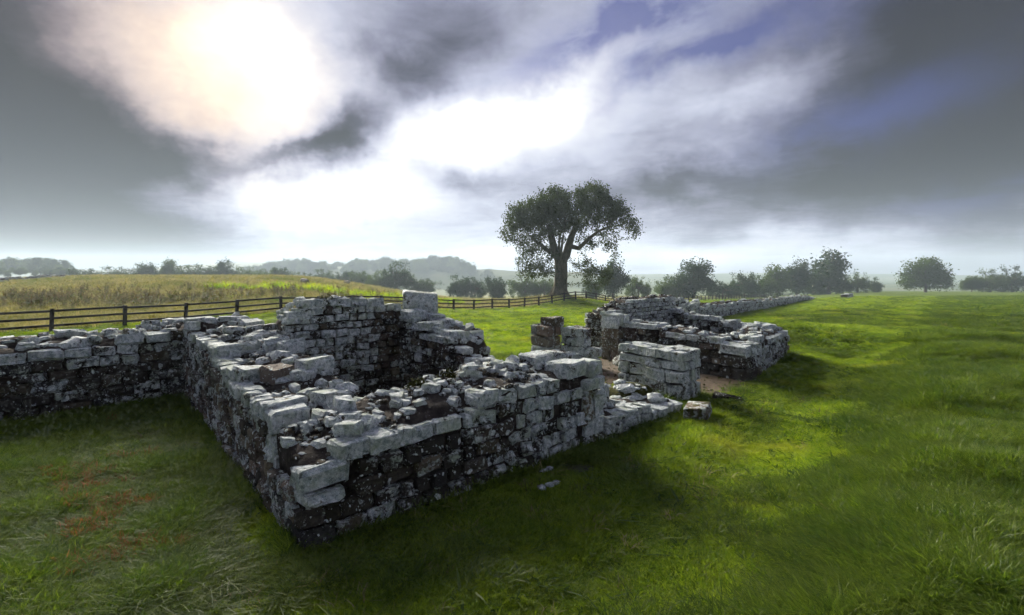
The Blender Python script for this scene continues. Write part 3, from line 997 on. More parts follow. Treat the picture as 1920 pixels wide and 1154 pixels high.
# --- far tower: wall on the passage
CB = courses(14, 0.165, 0.215, 41)
tb = interp([(0, 1.10), (0.3, 1.10), (0.8, 1.20), (3.2, 1.30), (3.6, 1.40)])
w = Wall('ruined_wall', 'dark reddish passage wall of far tower with pale capping course', 'stone wall', ab(12.5, 2.9), 'walls of the ruined gate')
core(w, ab(12.1, 1.1), VB, UA, 3.5, 1.0, tb, tb, seed=12)
face(w, ab(12.1, 1.1), VB, UA, 3.5, tb, CB, 0.17, widths=(0.24, 0.48), dark=0.45)
rubble(w, ab(12.1, 1.1), VB, UA, 3.5, 1.0, tb, tb, 30, (0.2, 0.42), (0.6, 0.9), flat=0.4)
face(w, ab(13.1, 1.1), VB, NU, 3.5, tb, CB, 0.4, seg=2, part=False, widths=(.25, .5))
w.finish()
# portal jamb in front of it
w = pier('stone_jamb', 'mossy jamb with one pale capstone at front of far tower', 'stone jamb', 12.02, 13.0, 0.30, 1.12, [0.34, 0.34, 0.30], [0.12, 0.40, 0.95], 0.38, 0.35, seed=13)
rubble(w, ab(12.02, 0.30), UA, VB, 0.98, 0.82, lambda s: 0.95, lambda s: 0.98, 8, (0.2, 0.36), (0.6, 0.9), flat=0.3)
w.finish()
w = pier('stone_jamb', 'tall slim jamb at the rear of the passage under a pale capstone', 'stone jamb', 11.80, 12.42, 4.52, 5.26, [0.40, 0.36, 0.36, 0.42], [0.22, 0.34, 0.30, 0.80], 0.30, 0.6, seed=14)
w.finish()
# --- far tower: front wall
tq = interp([(0, 1.10), (0.9, 1.06), (0.95, 0.82), (1.5, 0.84), (1.55, 0.98), (3.2, 0.92), (4.7, 0.84)])
tqi = interp([(0, 1.12), (1.2, 1.10), (2.0, 1.20), (4.7, 1.16)])
FQ = (ab(17.55, 1.15) - ab(13.0, 0.42))
LQ = float(np.linalg.norm(FQ))
FQ = FQ / LQ
NQ = np.array([-FQ[1], FQ[0]])
w = Wall('ruined_wall', 'front wall of far tower ending at the corner nearest the grass slope', 'stone wall', ab(15.2, 0.9), 'walls of the ruined gate')
core(w, ab(13.0, 0.42), FQ, NQ, LQ, 1.1, tq, tqi, seed=15)
face(w, ab(13.0, 0.42), FQ, NQ, LQ, tq, CB, 0.58, widths=(0.20, 0.40), endoff=0)
rubble(w, ab(13.0, 0.42), FQ, NQ, LQ, 1.1, tq, tqi, 46, (0.18, 0.40), (0.65, 0.95), flat=0.45, w0=0.25)
w.finish()
# --- far tower: right side wall
ts = interp([(0, 0.84), (1.2, 0.98), (3.0, 1.22), (4.5, 1.45)])
tsi = interp([(0, 1.10), (1.0, 1.20), (3.0, 1.32), (3.8, 1.55), (4.5, 1.60)])
w = Wall('ruined_wall', 'side wall of far tower with dark inner face under the grass slope', 'stone wall', ab(16.9, 3.5), 'walls of the ruined gate')
core(w, ab(16.35, 1.3), VB, UA, 4.4, 1.2, tsi, ts, seed=16)
face(w, ab(16.35, 1.9), VB, UA, 3.8, lambda s: tsi(s + 0.6), CB, 0.32, widths=(0.20, 0.42), dark=0.4)
face(w, ab(17.55, 1.2), VB, NU, 4.5, ts, CB, 0.55, seg=2, part=False, widths=(0.25, 0.45))
rubble(w, ab(16.35, 1.3), VB, UA, 4.4, 1.2, tsi, ts, 58, (0.18, 0.42), (0.65, 0.95), flat=0.45)
w.finish()
# --- far tower: back wall
tk = interp([(0, 1.60), (0.9, 1.62), (1.0, 1.78), (1.5, 1.80), (1.6, 1.93), (4.5, 2.0), (4.7, 1.95)])
CK = courses(16, 0.135, 0.180, 47)
w = Wall('ruined_wall', 'tall whitened back wall of far tower in small neat courses', 'stone wall', ab(14.5, 5.8), 'walls of the ruined gate')
core(w, ab(12.1, 5.3), UA, VB, 4.7, 1.0, tk, tk, seed=17)
face(w, ab(12.1, 5.3), UA, VB, 4.7, tk, CK, 0.70, widths=(0.13, 0.27), dep=0.24)
face(w, ab(12.1, 5.3), VB, UA, 1.0, lambda s: 1.6, CB, 0.42, widths=(0.24, 0.44), dark=0.4)
face(w, ab(16.8, 5.3), VB, NU, 1.0, lambda s: 1.95, CK, 0.70, widths=(0.16, 0.30))
face(w, ab(12.1, 6.3), UA, NV, 4.7, tk, CB, 0.5, seg=2, part=False, widths=(0.25, 0.45))
rubble(w, ab(12.1, 5.3), UA, VB, 4.7, 1.0, tk, tk, 48, (0.18, 0.40), (0.65, 0.95), flat=0.4)
w.finish()

# --- curtain wall running into the distance
pts = [np.array([7.6, 22.6]), np.array(ground_at(1332, 600)), np.array(ground_at(1424, 582)), np.array(ground_at(1500, 567)), np.array(ground_at(1530, 560))]
for k in range(4):
    A, B = pts[k], pts[k + 1]
    L = float(np.linalg.norm(B - A))
    d = (B - A) / L
    n = np.array([-d[1], d[0]])
    bs = table(lambda s: tz(A[0] + d[0] * s, A[1] + d[1] * s) - 0.05, L)
    hts = [(0, 1.25), (L, 1.0)] if k == 0 else ([(0, 1.0), (L * .5, 1.05), (L, 1.0)] if k < 3 else [(0, 1.0), (L * .55, 0.9), (L * .6, 0.4), (L, 0.2)])
    if k == 0:
        hts = [(0, 1.35), (L * 0.3, 1.15), (L * 0.6, 0.95), (L, 1.0)]
    tp = interp(hts)
    tpj = (lambda tp: (lambda s: tp(s) + 0.16 * math.sin(s * 1.7) * math.sin(s * 0.6 + 1)))(tp)
    lab = ['pale curtain wall leaving the far tower towards the distance', 'middle stretch of long curtain wall below the fence', 'distant stretch of curtain wall nearing the fence end', 'farthest broken end of curtain wall sinking into grass'][k]
    w = Wall('curtain_wall', lab, 'stone wall', (A + B) / 2, 'stretches of the long curtain wall', 300 if k < 2 else 240)
    core(w, A, d, n, L, 1.4, tpj, tpj, base=bs, seed=20 + k, zb=-0.4)
    sc = [1.0, 1.35, 2.0, 2.4][k]
    face(w, A, d, n, L, tpj, courses(8, 0.17 * min(sc, 1.5), 0.22 * min(sc, 1.5), 60 + k), 0.62, widths=(0.24 * sc, 0.46 * sc), seg=2, base=bs, capl=0.9)
    rubble(w, A, d, n, L, 1.4, tpj, tpj, int(L * 2.4 / sc), (0.25 * sc ** .5, 0.5 * sc ** .5), (0.6, 0.95), base=bs, flat=0.45)
    w.finish((0.6, 0.5, 0.05))

for (px, py, L, hgt, lab) in [(1592, 559, 9.0, 0.75, 'low pale wall remnant alone on the far green rise'), (1520, 563, 3.0, 0.35, 'scatter of grey footing stones beyond end of curtain wall')]:
    A = np.array(ground_at(px, py))
    d = np.array([0.62, 0.78])
    n = np.array([-0.78, 0.62])
    bs = table(lambda s: tz(A[0] + d[0] * s, A[1] + d[1] * s) - 0.1, L)
    w = Wall('wall_remnant', lab, 'wall remnant', A)
    tp = lambda s: hgt
    core(w, A, d, n, L, 1.6, tp, tp, base=bs, seed=31, zb=-0.5)
    face(w, A, d, n, L, tp, [0.3, 0.3, 0.3], 0.6, widths=(0.5, 0.9), seg=2, base=bs)
    rubble(w, A, d, n, L, 1.6, tp, tp, int(L * 2), (0.4, 0.7), (0.6, 0.95), base=bs, flat=0.4)
    w.finish()

# --- loose stones in the grass
p = ground_at(1312, 786)
v_, f_ = stone_geo(0.62, 0.46, 0.20, 3, 71, 0.014, 0.03)
o = link('stone_slab', mesh('stone_slab', v_, f_, M_STONE, True), None, (p[0], p[1] + 0.12, tz(*p) + 0.14))
o.rotation_euler = (-0.10, 0.03, 1.05)
o.color = (0.45, 0.8, 0.55, 1)
setp(o, 'mossy squared slab lying alone in the grass before the gateway', 'stone slab')
p = ground_at(1364, 752)
v_, f_ = stone_geo(0.66, 0.22, 0.16, 3, 74, 0.03, 0.06, 0.2)
o = link('stone_fragment', mesh('stone_fragment', v_, f_, M_STONE, True), None, (p[0], p[1], tz(*p) + 0.05))
o.rotation_euler = (0.05, 0.10, -0.35)
o.color = (0.10, 0.3, 0.35, 1)
setp(o, 'dark slender stone lying in grass by the bare earth', 'stone fragment')
for i, (px, py, s, lab) in enumerate([(1020, 888, 0.085, 'small white stone in grass below front wall, left of the pair'), (1031, 884, 0.095, 'small white stone in grass below front wall, right of the pair'),
                                      (1016, 920, 0.10, 'small grey stone flush in grass, nearest of a short line'), (1030, 915, 0.10, 'small grey stone flush in grass, middle of a short line'), (1043, 910, 0.09, 'small grey stone flush in grass, last of a short line'),
                                      (1138, 668, 0.42, 'rounded brown boulder in the passage behind tall pale pier')]):
    p = ground_at(px, py)
    if py == 668:
        p = tuple(ab(11.35, 4.1))
    v_, f_ = stone_geo(s * 1.3, s, s * 0.8, 3, 80 + i, s * 0.06, s * 0.3, 0.5)
    o = link('loose_stone', mesh('loose_stone', v_, f_, M_STONE, True), None, (p[0], p[1], tz(*p) + s * 0.28))
    o.rotation_euler = (0, 0, i)
    o.color = (0.9 if i < 5 else 0.25, 0.6, 0.1, 1)
    setp(o, lab, 'stone', 'small stones in the grass' if i < 5 else None)

# moss clumps on the walls
for (a, b, z, rx, rz, lab) in [(2.35, 5.60, 2.30, 0.34, 0.17, 'dark moss cushion hanging over top of tall back wall'), (2.05, 0.98, 1.30, 0.16, 0.12, 'dark moss cushion between rubble on the front wall, nearer the corner'),
                               (2.62, 1.05, 1.32, 0.22, 0.14, 'larger dark moss cushion on top of the front wall')]:
    p = ab(a, b)
    g = np.random.default_rng(int(a * 10))
    vs, fs = [], []
    for k in range(420):
        u_ = g.normal(0, 1, 3)
        u_ /= np.linalg.norm(u_)
        q = np.array([u_[0] * rx * (1 + .35 * math.sin(5 * u_[0] + 3 * u_[2])), u_[1] * 0.16, u_[2] * rz * (1 + .3 * math.sin(7 * u_[0]))]) * g.uniform(0.55, 1.0)
        c_, s_ = UA
        q = np.array([q[0] * c_ - q[1] * s_, q[0] * s_ + q[1] * c_, q[2]])
        e = g.normal(0, 0.022, (3, 3))
        n0 = len(vs)
        vs += [tuple(q + e[j]) for j in range(3)]
        fs.append((n0, n0 + 1, n0 + 2))
    o = link('moss_cushion', mesh('moss_cushion', vs, fs, M_MOSS), None, (p[0], p[1], z))
    setp(o, lab, 'moss')

# --- bare earth of the gateway
def patch(name, poly_ab, mat, lift, res=0.12, world_xy=False):
    P = np.array([q if world_xy else ab(*q) for q in poly_ab])
    lo, hi = P.min(0) - .1, P.max(0) + .1
    xs = np.arange(lo[0], hi[0], res)
    ys = np.arange(lo[1], hi[1], res)
    X, Y = np.meshgrid(xs, ys)
    Xw = X + 0.22 * fnoise(X * 1.6, Y * 1.6)
    Yw = Y + 0.22 * fnoise(X * 1.6 + 40, Y * 1.6)
    ins = np.zeros(X.shape, bool)
    j = len(P) - 1
    for i in range(len(P)):
        xi, yi, xj, yj = P[i][0], P[i][1], P[j][0], P[j][1]
        c = ((yi > Yw) != (yj > Yw)) & (Xw < (xj - xi) * (Yw - yi) / (yj - yi + 1e-12) + xi)
        ins ^= c
        j = i
    Z = terrain(X, Y) + lift
    idx = -np.ones(X.shape, int)
    idx[ins] = np.arange(ins.sum())
    vs = np.stack([X[ins], Y[ins], Z[ins]], 1)
    fs = []
    for r_ in range(X.shape[0] - 1):
        for c_ in range(X.shape[1] - 1):
            q = (idx[r_, c_], idx[r_, c_ + 1], idx[r_ + 1, c_ + 1], idx[r_ + 1, c_])
            if min(q) >= 0:
                fs.append(q)
    return setp(link(name, mesh(name, vs, fs, mat, True)), kind='structure')


patch('path', [(9.7, 0.15), (11.0, -0.35), (12.6, 0.0), (12.3, 1.3), (12.1, 5.0), (11.6, 6.0), (9.9, 5.4), (9.0, 4.0), (8.6, 2.6), (6.4, 2.4), (6.2, 1.2), (8.8, 1.2), (9.7, 1.6)], M_SOIL, 0.02)
gpx = ground_at(1085, 882)
patch('gravel_bed', [(gpx[0] - .22, gpx[1] - .22), (gpx[0] + .26, gpx[1] - .12), (gpx[0] + .22, gpx[1] + .3), (gpx[0] - .25, gpx[1] + .2)], M_GRAVEL, 0.02, 0.04, True)


# ------------------------------------------------------------------ fence
def box_mesh(name, sx, sy, sz, mat, bev=0.012, seed=0):
    g = np.random.default_rng(seed)
    vs = []
    for zz in (-.5, .5):
        for (x, y) in ((-.5, -.5), (.5, -.5), (.5, .5), (-.5, .5)):
            vs.append((x * sx + g.normal(0, .003), y * sy + g.normal(0, .003), zz * sz))
    fs = [(3, 2, 1, 0), (4, 5, 6, 7), (0, 1, 5, 4), (1, 2, 6, 5), (2, 3, 7, 6), (3, 0, 4, 7)]
    return mesh(name, vs, fs, mat)


seglen = [math.dist(FENCE[i], FENCE[i + 1]) for i in range(len(FENCE) - 1)]
tot = sum(seglen)
SP = 3.1


def on_fence(s):
    for i, L in enumerate(seglen):
        if s <= L or i == len(seglen) - 1:
            f = s / L
            return (FENCE[i][0] + (FENCE[i + 1][0] - FENCE[i][0]) * f, FENCE[i][1] + (FENCE[i + 1][1] - FENCE[i][1]) * f)
        s -= L


off = seglen[0] % SP
posts = [on_fence(off + k * SP) for k in range(int((tot - off) / SP))]
fo = empty('field_fence', (*posts[4], tz(*posts[4])))
setp(fo, 'dark wooden post and rail fence crossing the grass behind the ruin', 'fence')
floc = Vector(fo.location)
pm = [box_mesh('fence_post', 0.16, 0.16, 1.45, M_WOOD, seed=i) for i in range(4)]
rm = [box_mesh('fence_rail', 1.0, 0.05, 0.115, M_WOOD, seed=10 + i) for i in range(4)]
for k, (x, y) in enumerate(posts):
    z = tz(x, y)
    o = link('post', pm[k % 4], fo, Vector((x, y, z + 0.42)) - floc)
    o.rotation_euler = (random.gauss(0, .03), random.gauss(0, .03), 0.9 + random.gauss(0, .05))
    if k + 1 < len(posts):
        x2, y2 = posts[k + 1]
        z2 = tz(x2, y2)
        for hz in ((1.02, 0.66, 0.30) if k < 66 else (0.98, 0.5)):
            a = Vector((x, y, z + hz + random.gauss(0, .02)))
            b = Vector((x2, y2, z2 + hz + random.gauss(0, .02)))
            m = (a + b) / 2 - floc
            o = link('rail', rm[k % 4], fo, m)
            dv = b - a
            o.rotation_euler = dv.to_track_quat('X', 'Z').to_euler()
            o.scale = (dv.length, 1, 1)


# ------------------------------------------------------------------ trees
def tubes(nodes, par, rad, sides=6):
    vs, fs = [], []
    for i in range(1, len(nodes)):
        p = par[i]
        a, b = nodes[p], nodes[i]
        d = b - a
        L = np.linalg.norm(d)
        if L < 1e-6:
            continue
        d = d / L
        u_ = np.cross(d, [0.3, 0.9, 0.31])
        u_ /= np.linalg.norm(u_)
        v2 = np.cross(d, u_)
        n0 = len(vs)
        ra, rb = min(rad[p], rad[i] * 1.35), rad[i]
        for (c, r_) in ((a - d * ra * 0.3, ra), (b + d * rb * 0.3, rb)):
            for k in range(sides):
                t = 2 * math.pi * k / sides
                vs.append(c + (u_ * math.cos(t) + v2 * math.sin(t)) * r_)
        for k in range(sides):
            k2 = (k + 1) % sides
            fs.append((n0 + k, n0 + k2, n0 + sides + k2, n0 + sides + k))
    return vs, fs


def leaf_quads(centres, size, g, n_per, spread):
    C = np.repeat(centres, n_per, 0)
    C = C + g.normal(0, spread, C.shape)
    n = len(C)
    nrm = g.normal(0, 1, (n, 3)) + np.array([0, 0, 0.6])
    nrm /= np.linalg.norm(nrm, axis=1)[:, None]
    t = np.cross(nrm, g.normal(0, 1, (n, 3)))
    t /= np.linalg.norm(t, axis=1)[:, None]
    b = np.cross(nrm, t)
    s = size * g.uniform(0.6, 1.3, n)[:, None]
    v = np.stack([C - t * s * 0.5, C + b * s * 0.32, C + t * s * 0.5, C - b * s * 0.32], 1).reshape(-1, 3)
    f = np.arange(n * 4).reshape(n, 4)
    return v, f


def grow_tree(start, blobs, n_att, step, infl, kill, iters, seed):
    g = np.random.default_rng(seed)
    wts = np.array([b[6] for b in blobs])
    wts = wts / wts.sum()
    A = []
    for b, wv in zip(blobs, wts):
        n = int(n_att * wv)
        u_ = g.normal(0, 1, (n, 3))
        u_ /= np.linalg.norm(u_, axis=1)[:, None]
        u_ *= g.uniform(0.15, 1, n)[:, None] ** (1 / 2.2)
        A.append(np.array(b[:3]) + u_ * np.array(b[3:6]))
    A = np.concatenate(A)
    nodes = [np.array(p, float) for p, _ in start]
    par = [q for _, q in start]
    alive = np.ones(len(A), bool)
    best = np.full(len(A), 1e9)
    bi = np.zeros(len(A), int)
    done = 0
    for it in range(iters):
        if len(nodes) > 9000:
            break
        for k in range(done, len(nodes)):
            dd = np.linalg.norm(A - nodes[k], axis=1)
            m = dd < best
            best[m] = dd[m]
            bi[m] = k
        done = len(nodes)
        alive &= best > kill
        if not alive.any():
            break
        act = np.nonzero(alive & (best < infl))[0]
        if len(act) == 0:
            infl *= 1.5
            if infl > 40:
                break
            continue
        acc = {}
        for a in act:
            k = bi[a]
            v = A[a] - nodes[k]
            acc.setdefault(k, []).append(v / np.linalg.norm(v))
        for k, vl in acc.items():
            d = np.sum(vl, 0) + g.normal(0, 0.35, 3)
            n = np.linalg.norm(d)
            if n < 1e-3:
                continue
            nodes.append(nodes[k] + d / n * step)
            par.append(k)
    return np.array(nodes), par, A


def pipe(nodes, par, tip, ex):
    n = len(nodes)
    acc = np.zeros(n)
    kids = np.zeros(n, int)
    for i in range(n - 1, 0, -1):
        if acc[i] == 0:
            acc[i] = tip ** ex
        acc[par[i]] += acc[i]
        kids[par[i]] += 1
    acc[0] = max(acc[0], tip ** ex)
    return acc ** (1 / ex), kids


# the great tree: trunk, forks and crown from measured outline, 0.0667 m to a pixel of the photograph at its distance
PXM = TREE_Y / FPX
tzz = tz(TREE_X, TREE_Y) - 0.1


def tp_(px, py, dy=0.0):
    return ((px - 1049) * PXM, dy, (561 - py) * PXM)


start = [((0, 0, -0.5), -1), (tp_(1050, 552), 0), (tp_(1051, 535), 1), (tp_(1052, 515), 2), (tp_(1052, 500), 3), (tp_(1051, 490), 4),
         (tp_(1042, 478, -.3), 5), (tp_(1037, 462, -.5), 6), (tp_(1033, 445, -.6), 7), (tp_(1028, 425, -.5), 8),
         (tp_(1062, 480, .3), 5), (tp_(1067, 462, .5), 10), (tp_(1072, 445, .4), 11), (tp_(1082, 425, .2), 12),
         (tp_(1026, 470, .6), 6), (tp_(1012, 458, .8), 14), (tp_(998, 448, 1.0), 15),
         (tp_(1084, 468, -.8), 11), (tp_(1102, 450, -1.2), 17), (tp_(1120, 436, -1.4), 18), (tp_(1140, 428, -1.4), 19),
         (tp_(1050, 468, 1.6), 5), (tp_(1052, 440, 2.6), 21), (tp_(1050, 475, -1.5), 5), (tp_(1053, 445, -2.6), 23)]
blobs = []
for (px, py, rx, ry, rd, wv) in [(1000, 402, 40, 30, 4.2, 1.2), (1040, 380, 40, 28, 4.8, 1.3), (1020, 420, 52, 30, 4.2, 1.2), (1108, 370, 34, 25, 4.4, 1.2), (1140, 392, 30, 22, 3.6, 0.7), (1166, 408, 20, 18, 2.4, 0.35), (1188, 428, 11, 22, 1.6, 0.22),
                                 (965, 412, 20, 26, 3.0, 0.5), (955, 440, 17, 16, 2.2, 0.25), (1080, 408, 54, 26, 4.8, 1.2), (1140, 432, 30, 14, 2.6, 0.20), (1132, 462, 28, 12, 2.2, 0.18), (1098, 456, 20, 16, 2.2, 0.14), (1010, 478, 38, 18, 2.8, 0.46), (985, 455, 34, 18, 2.8, 0.50), (980, 492, 18, 9, 1.6, 0.10),
                                 (1122, 520, 32, 22, 2.8, 0.60), (1095, 500, 22, 18, 2.0, 0.20), (1006, 508, 36, 16, 2.6, 0.70), (1050, 440, 50, 22, 3.4, 0.30), (1108, 538, 16, 8, 1.4, 0.10), (1150, 478, 14, 8, 1.2, 0.05)]:
    x, y, z = tp_(px, py)
    blobs.append((x, 0.0, z, rx * PXM, rd * 1.15, ry * PXM, wv))
tn, tpar, tA = grow_tree(start, blobs, 1900, 0.40, 5.2, 0.62, 70, 11)
trad, tk = pipe(tn, tpar, 0.014, 2.35)
trad = np.minimum(trad, 0.17)
for k_, r_ in zip(range(25), [1.40, 1.00, 0.88, 0.84, 0.84, 0.84, 0.56, 0.50, 0.42, 0.30, 0.56, 0.50, 0.42, 0.30, 0.30, 0.25, 0.19, 0.27, 0.22, 0.17, 0.12, 0.22, 0.13, 0.22, 0.13]):
    trad[k_] = r_ * 1.12
vs, fs = tubes(tn, tpar, trad, 8)
# root buttresses
for k in range(7):
    an = k * 0.9 + 0.3
    a = np.array([math.cos(an) * 0.6, math.sin(an) * 0.6, 1.5])
    b = np.array([math.cos(an) * 1.65, math.sin(an) * 1.65, -0.4])
    v3, f3 = tubes(np.array([a, (a + b) / 2 + [0, 0, -0.15], b]), [-1, 0, 1], np.array([0.42, 0.48, 0.40]), 7)
    n0 = len(vs)
    vs += v3
    fs += [tuple(i + n0 for i in f) for f in f3]
root = empty('ash_tree', (TREE_X, TREE_Y, tzz))
setp(root, 'great dark spreading tree with massive forked trunk beyond the fence', 'tree')
link('trunk', mesh('trunk', vs, fs, M_BARK, True), root)
g = np.random.default_rng(2)
thin = np.nonzero((trad < 0.055))[0]
cen = tn[thin]
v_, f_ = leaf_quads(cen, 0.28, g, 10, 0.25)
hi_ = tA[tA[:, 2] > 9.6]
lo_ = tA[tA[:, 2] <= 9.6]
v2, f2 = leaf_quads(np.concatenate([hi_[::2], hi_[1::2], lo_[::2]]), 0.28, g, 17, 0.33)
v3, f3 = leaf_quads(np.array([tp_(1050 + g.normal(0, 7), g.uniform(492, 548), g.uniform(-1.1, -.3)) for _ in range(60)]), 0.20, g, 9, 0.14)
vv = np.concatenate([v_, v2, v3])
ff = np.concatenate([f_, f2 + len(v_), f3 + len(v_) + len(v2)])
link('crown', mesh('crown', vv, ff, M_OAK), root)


def far_tree(kind, seed):
    """unit-high tree: trunk with limbs, crown of leaf clumps"""
    g = np.random.default_rng(seed)
    if kind == 'round':
        ell = [(0, 0, 0.58, 0.40, 0.40), (0.12, 0.1, 0.34, 0.36, 0.26), (-0.14, -0.08, 0.36, 0.36, 0.28), (0.05, 0, 0.72, 0.30, 0.26)]
        nb, low = 80, 0.14
    elif kind == 'wide':
        ell = [(-0.25, 0, 0.62, 0.36, 0.26), (0.25, 0, 0.60, 0.38, 0.26), (0.0, 0, 0.74, 0.40, 0.26), (0.42, 0, 0.36, 0.26, 0.20), (-0.42, 0, 0.36, 0.26, 0.20), (0.0, 0, 0.36, 0.34, 0.20)]
        nb, low = 170, 0.2
    elif kind == 'tall':
        ell = [(0, 0, 0.70, 0.28, 0.28), (0.18, 0, 0.52, 0.26, 0.22), (-0.2, 0, 0.48, 0.26, 0.22), (0.05, 0, 0.3, 0.26, 0.2)]
        nb, low = 90, 0.2
    else:
        ell = [(0, 0, 0.46, 0.52, 0.48), (0.35, 0, 0.36, 0.36, 0.34), (-0.38, 0, 0.32, 0.36, 0.32)]
        nb, low = 100, 0.0
    cl = []
    for i in range(nb):
        e = ell[i % len(ell)]
        u_ = g.normal(0, 1, 3)
        u_ /= np.linalg.norm(u_)
        r_ = g.uniform(0.35, 1.0) if i % 5 else g.uniform(1.0, 1.22)
        c = np.array([e[0] + u_[0] * e[3] * r_, u_[1] * e[3] * r_, e[2] + u_[2] * e[4] * r_])
        if c[2] < 0.03:
            c[2] = 0.05
        cl.append(c)
    cl = np.array(cl)
    vs, fs = [], []
    for q_, c in enumerate(cl):
        n = int(g.uniform(60, 120)) if q_ % 5 else int(g.uniform(18, 45))
        v, f = leaf_quads(np.repeat(c[None], n, 0), 0.050, g, 1, g.uniform(0.045, 0.075))
        fs.append(f + sum(len(q) for q in vs))
        vs.append(v)
    crown = mesh('crown', np.concatenate(vs), np.concatenate(fs), M_FARLEAF)
    nd = [np.array([0, 0, -0.04]), np.array([0.01, 0, 0.18]), np.array([0, 0.01, 0.34])]
    pr = [-1, 0, 1]
    rd = [0.045, 0.035, 0.028]
    for c in cl[::3]:
        mid = np.array([c[0] * 0.45, c[1] * 0.45, 0.30 + c[2] * 0.35])
        nd.append(mid)
        pr.append(2)
        rd.append(0.014)
        nd.append(c)
        pr.append(len(nd) - 2)
        rd.append(0.006)
    tv, tf = tubes(np.array(nd), pr, np.array(rd), 5)
    return mesh('trunk', tv, tf, M_BARK, True), crown


TREES = {k: [far_tree(k, 50 + 7 * i + len(k)) for i in range(3)] for k in ('round', 'wide', 'tall', 'bush')}


def plant_tree(px, ytop, ybase, Y, kind, label, name='hedgerow_tree', group=None, wide=1.0):
    x = (px - 960) / FPX * Y
    z = EYE - (ybase - HZN) / FPX * Y
    zt_ = EYE - (ytop - HZN) / FPX * Y
    zg = tz(x, Y)
    z = min(z, zg) if abs(z - zg) < 3 else z
    z = zg
    hgt = zt_ - z
    r_ = empty(name, (x, Y, z))
    tr, cr = TREES[kind][random.randrange(3)]
    a = random.uniform(0, 6.28) if kind != 'wide' else random.gauss(0, 0.25)
    r_.rotation_euler = (0, 0, a)
    r_.scale = (hgt * wide, hgt * wide, hgt)
    link('trunk', tr, r_)
    link('crown', cr, r_)
    setp(r_, label, 'tree', group)


HR = 'hazy hedgerow trees beyond the golden field'
GR = 'dark trees beyond the fence'
for (px, yt, yb, Y, kind, lab, wd_) in [
        (165, 500, 511, 190, 'bush', 'low rounded bush, leftmost on the crest of the golden field', 1.6), (212, 500, 511, 190, 'bush', 'low bush on the crest, second from the left wood', 1.6),
        (245, 504, 511, 195, 'bush', 'tiny bush on the crest between two low bushes and hedge trees', 2.0),
        (272, 494, 511, 200, 'round', 'rounded hazy hedge tree, first of the crest row', 1.1), (300, 499, 511, 205, 'bush', 'low hazy bush between two crest trees', 1.8), (320, 489, 512, 200, 'round', 'tallest hazy tree on the left of the crest row', 1.0),
        (345, 499, 512, 205, 'bush', 'low hazy bush right of the tallest crest tree', 1.9), (370, 496, 512, 200, 'bush', 'broad hazy bush in the middle of the crest row', 1.8), (398, 500, 513, 205, 'bush', 'small hazy bush before the second crest peak', 1.9), (422, 490, 514, 200, 'round', 'peaked hazy tree in the crest row above the curtain wall corner', 0.95),
        (452, 500, 516, 205, 'bush', 'low hazy bush right of the peaked crest tree', 1.2), (477, 501, 516, 205, 'bush', 'hazy bush midway between peaked tree and lone tree', 1.2), (505, 500, 518, 200, 'bush', 'hazy tree beside the lone round tree', 1.1), (530, 497, 520, 200, 'bush', 'lone round hazy tree where the wooded ridge begins', 0.9),
        (556, 511, 522, 205, 'bush', 'tiny hazy bush in the gap under the wooded ridge', 1.2), (575, 512, 524, 205, 'bush', 'second tiny hazy bush under the wooded ridge', 1.2),
        (604, 505, 529, 200, 'bush', 'wide hazy bush, first of the hedge under the ridge', 1.2), (640, 506, 530, 200, 'bush', 'wide hazy bush, middle of the hedge under the ridge', 1.2), (678, 504, 532, 195, 'bush', 'wide hazy bush, last of the hedge under the ridge', 1.2),
        (745, 490, 535, 165, 'bush', 'large pyramid shaped green tree under the wooded ridge', 0.85), (712, 508, 534, 170, 'bush', 'small bush touching left side of the pyramid shaped tree', 1.0), (795, 518, 535, 170, 'bush', 'low bush right of the pyramid shaped tree', 1.5),
        (857, 516, 543, 150, 'bush', 'pale green bush left of the great tree, first of three', 0.9), (890, 515, 545, 150, 'bush', 'pale green bush left of the great tree, second of three', 0.9), (932, 514, 546, 140, 'bush', 'pale green bush left of the great tree, third of three', 1.0)]:
    plant_tree(px, yt, yb, Y, kind, lab, 'hedgerow_tree', HR, wd_)
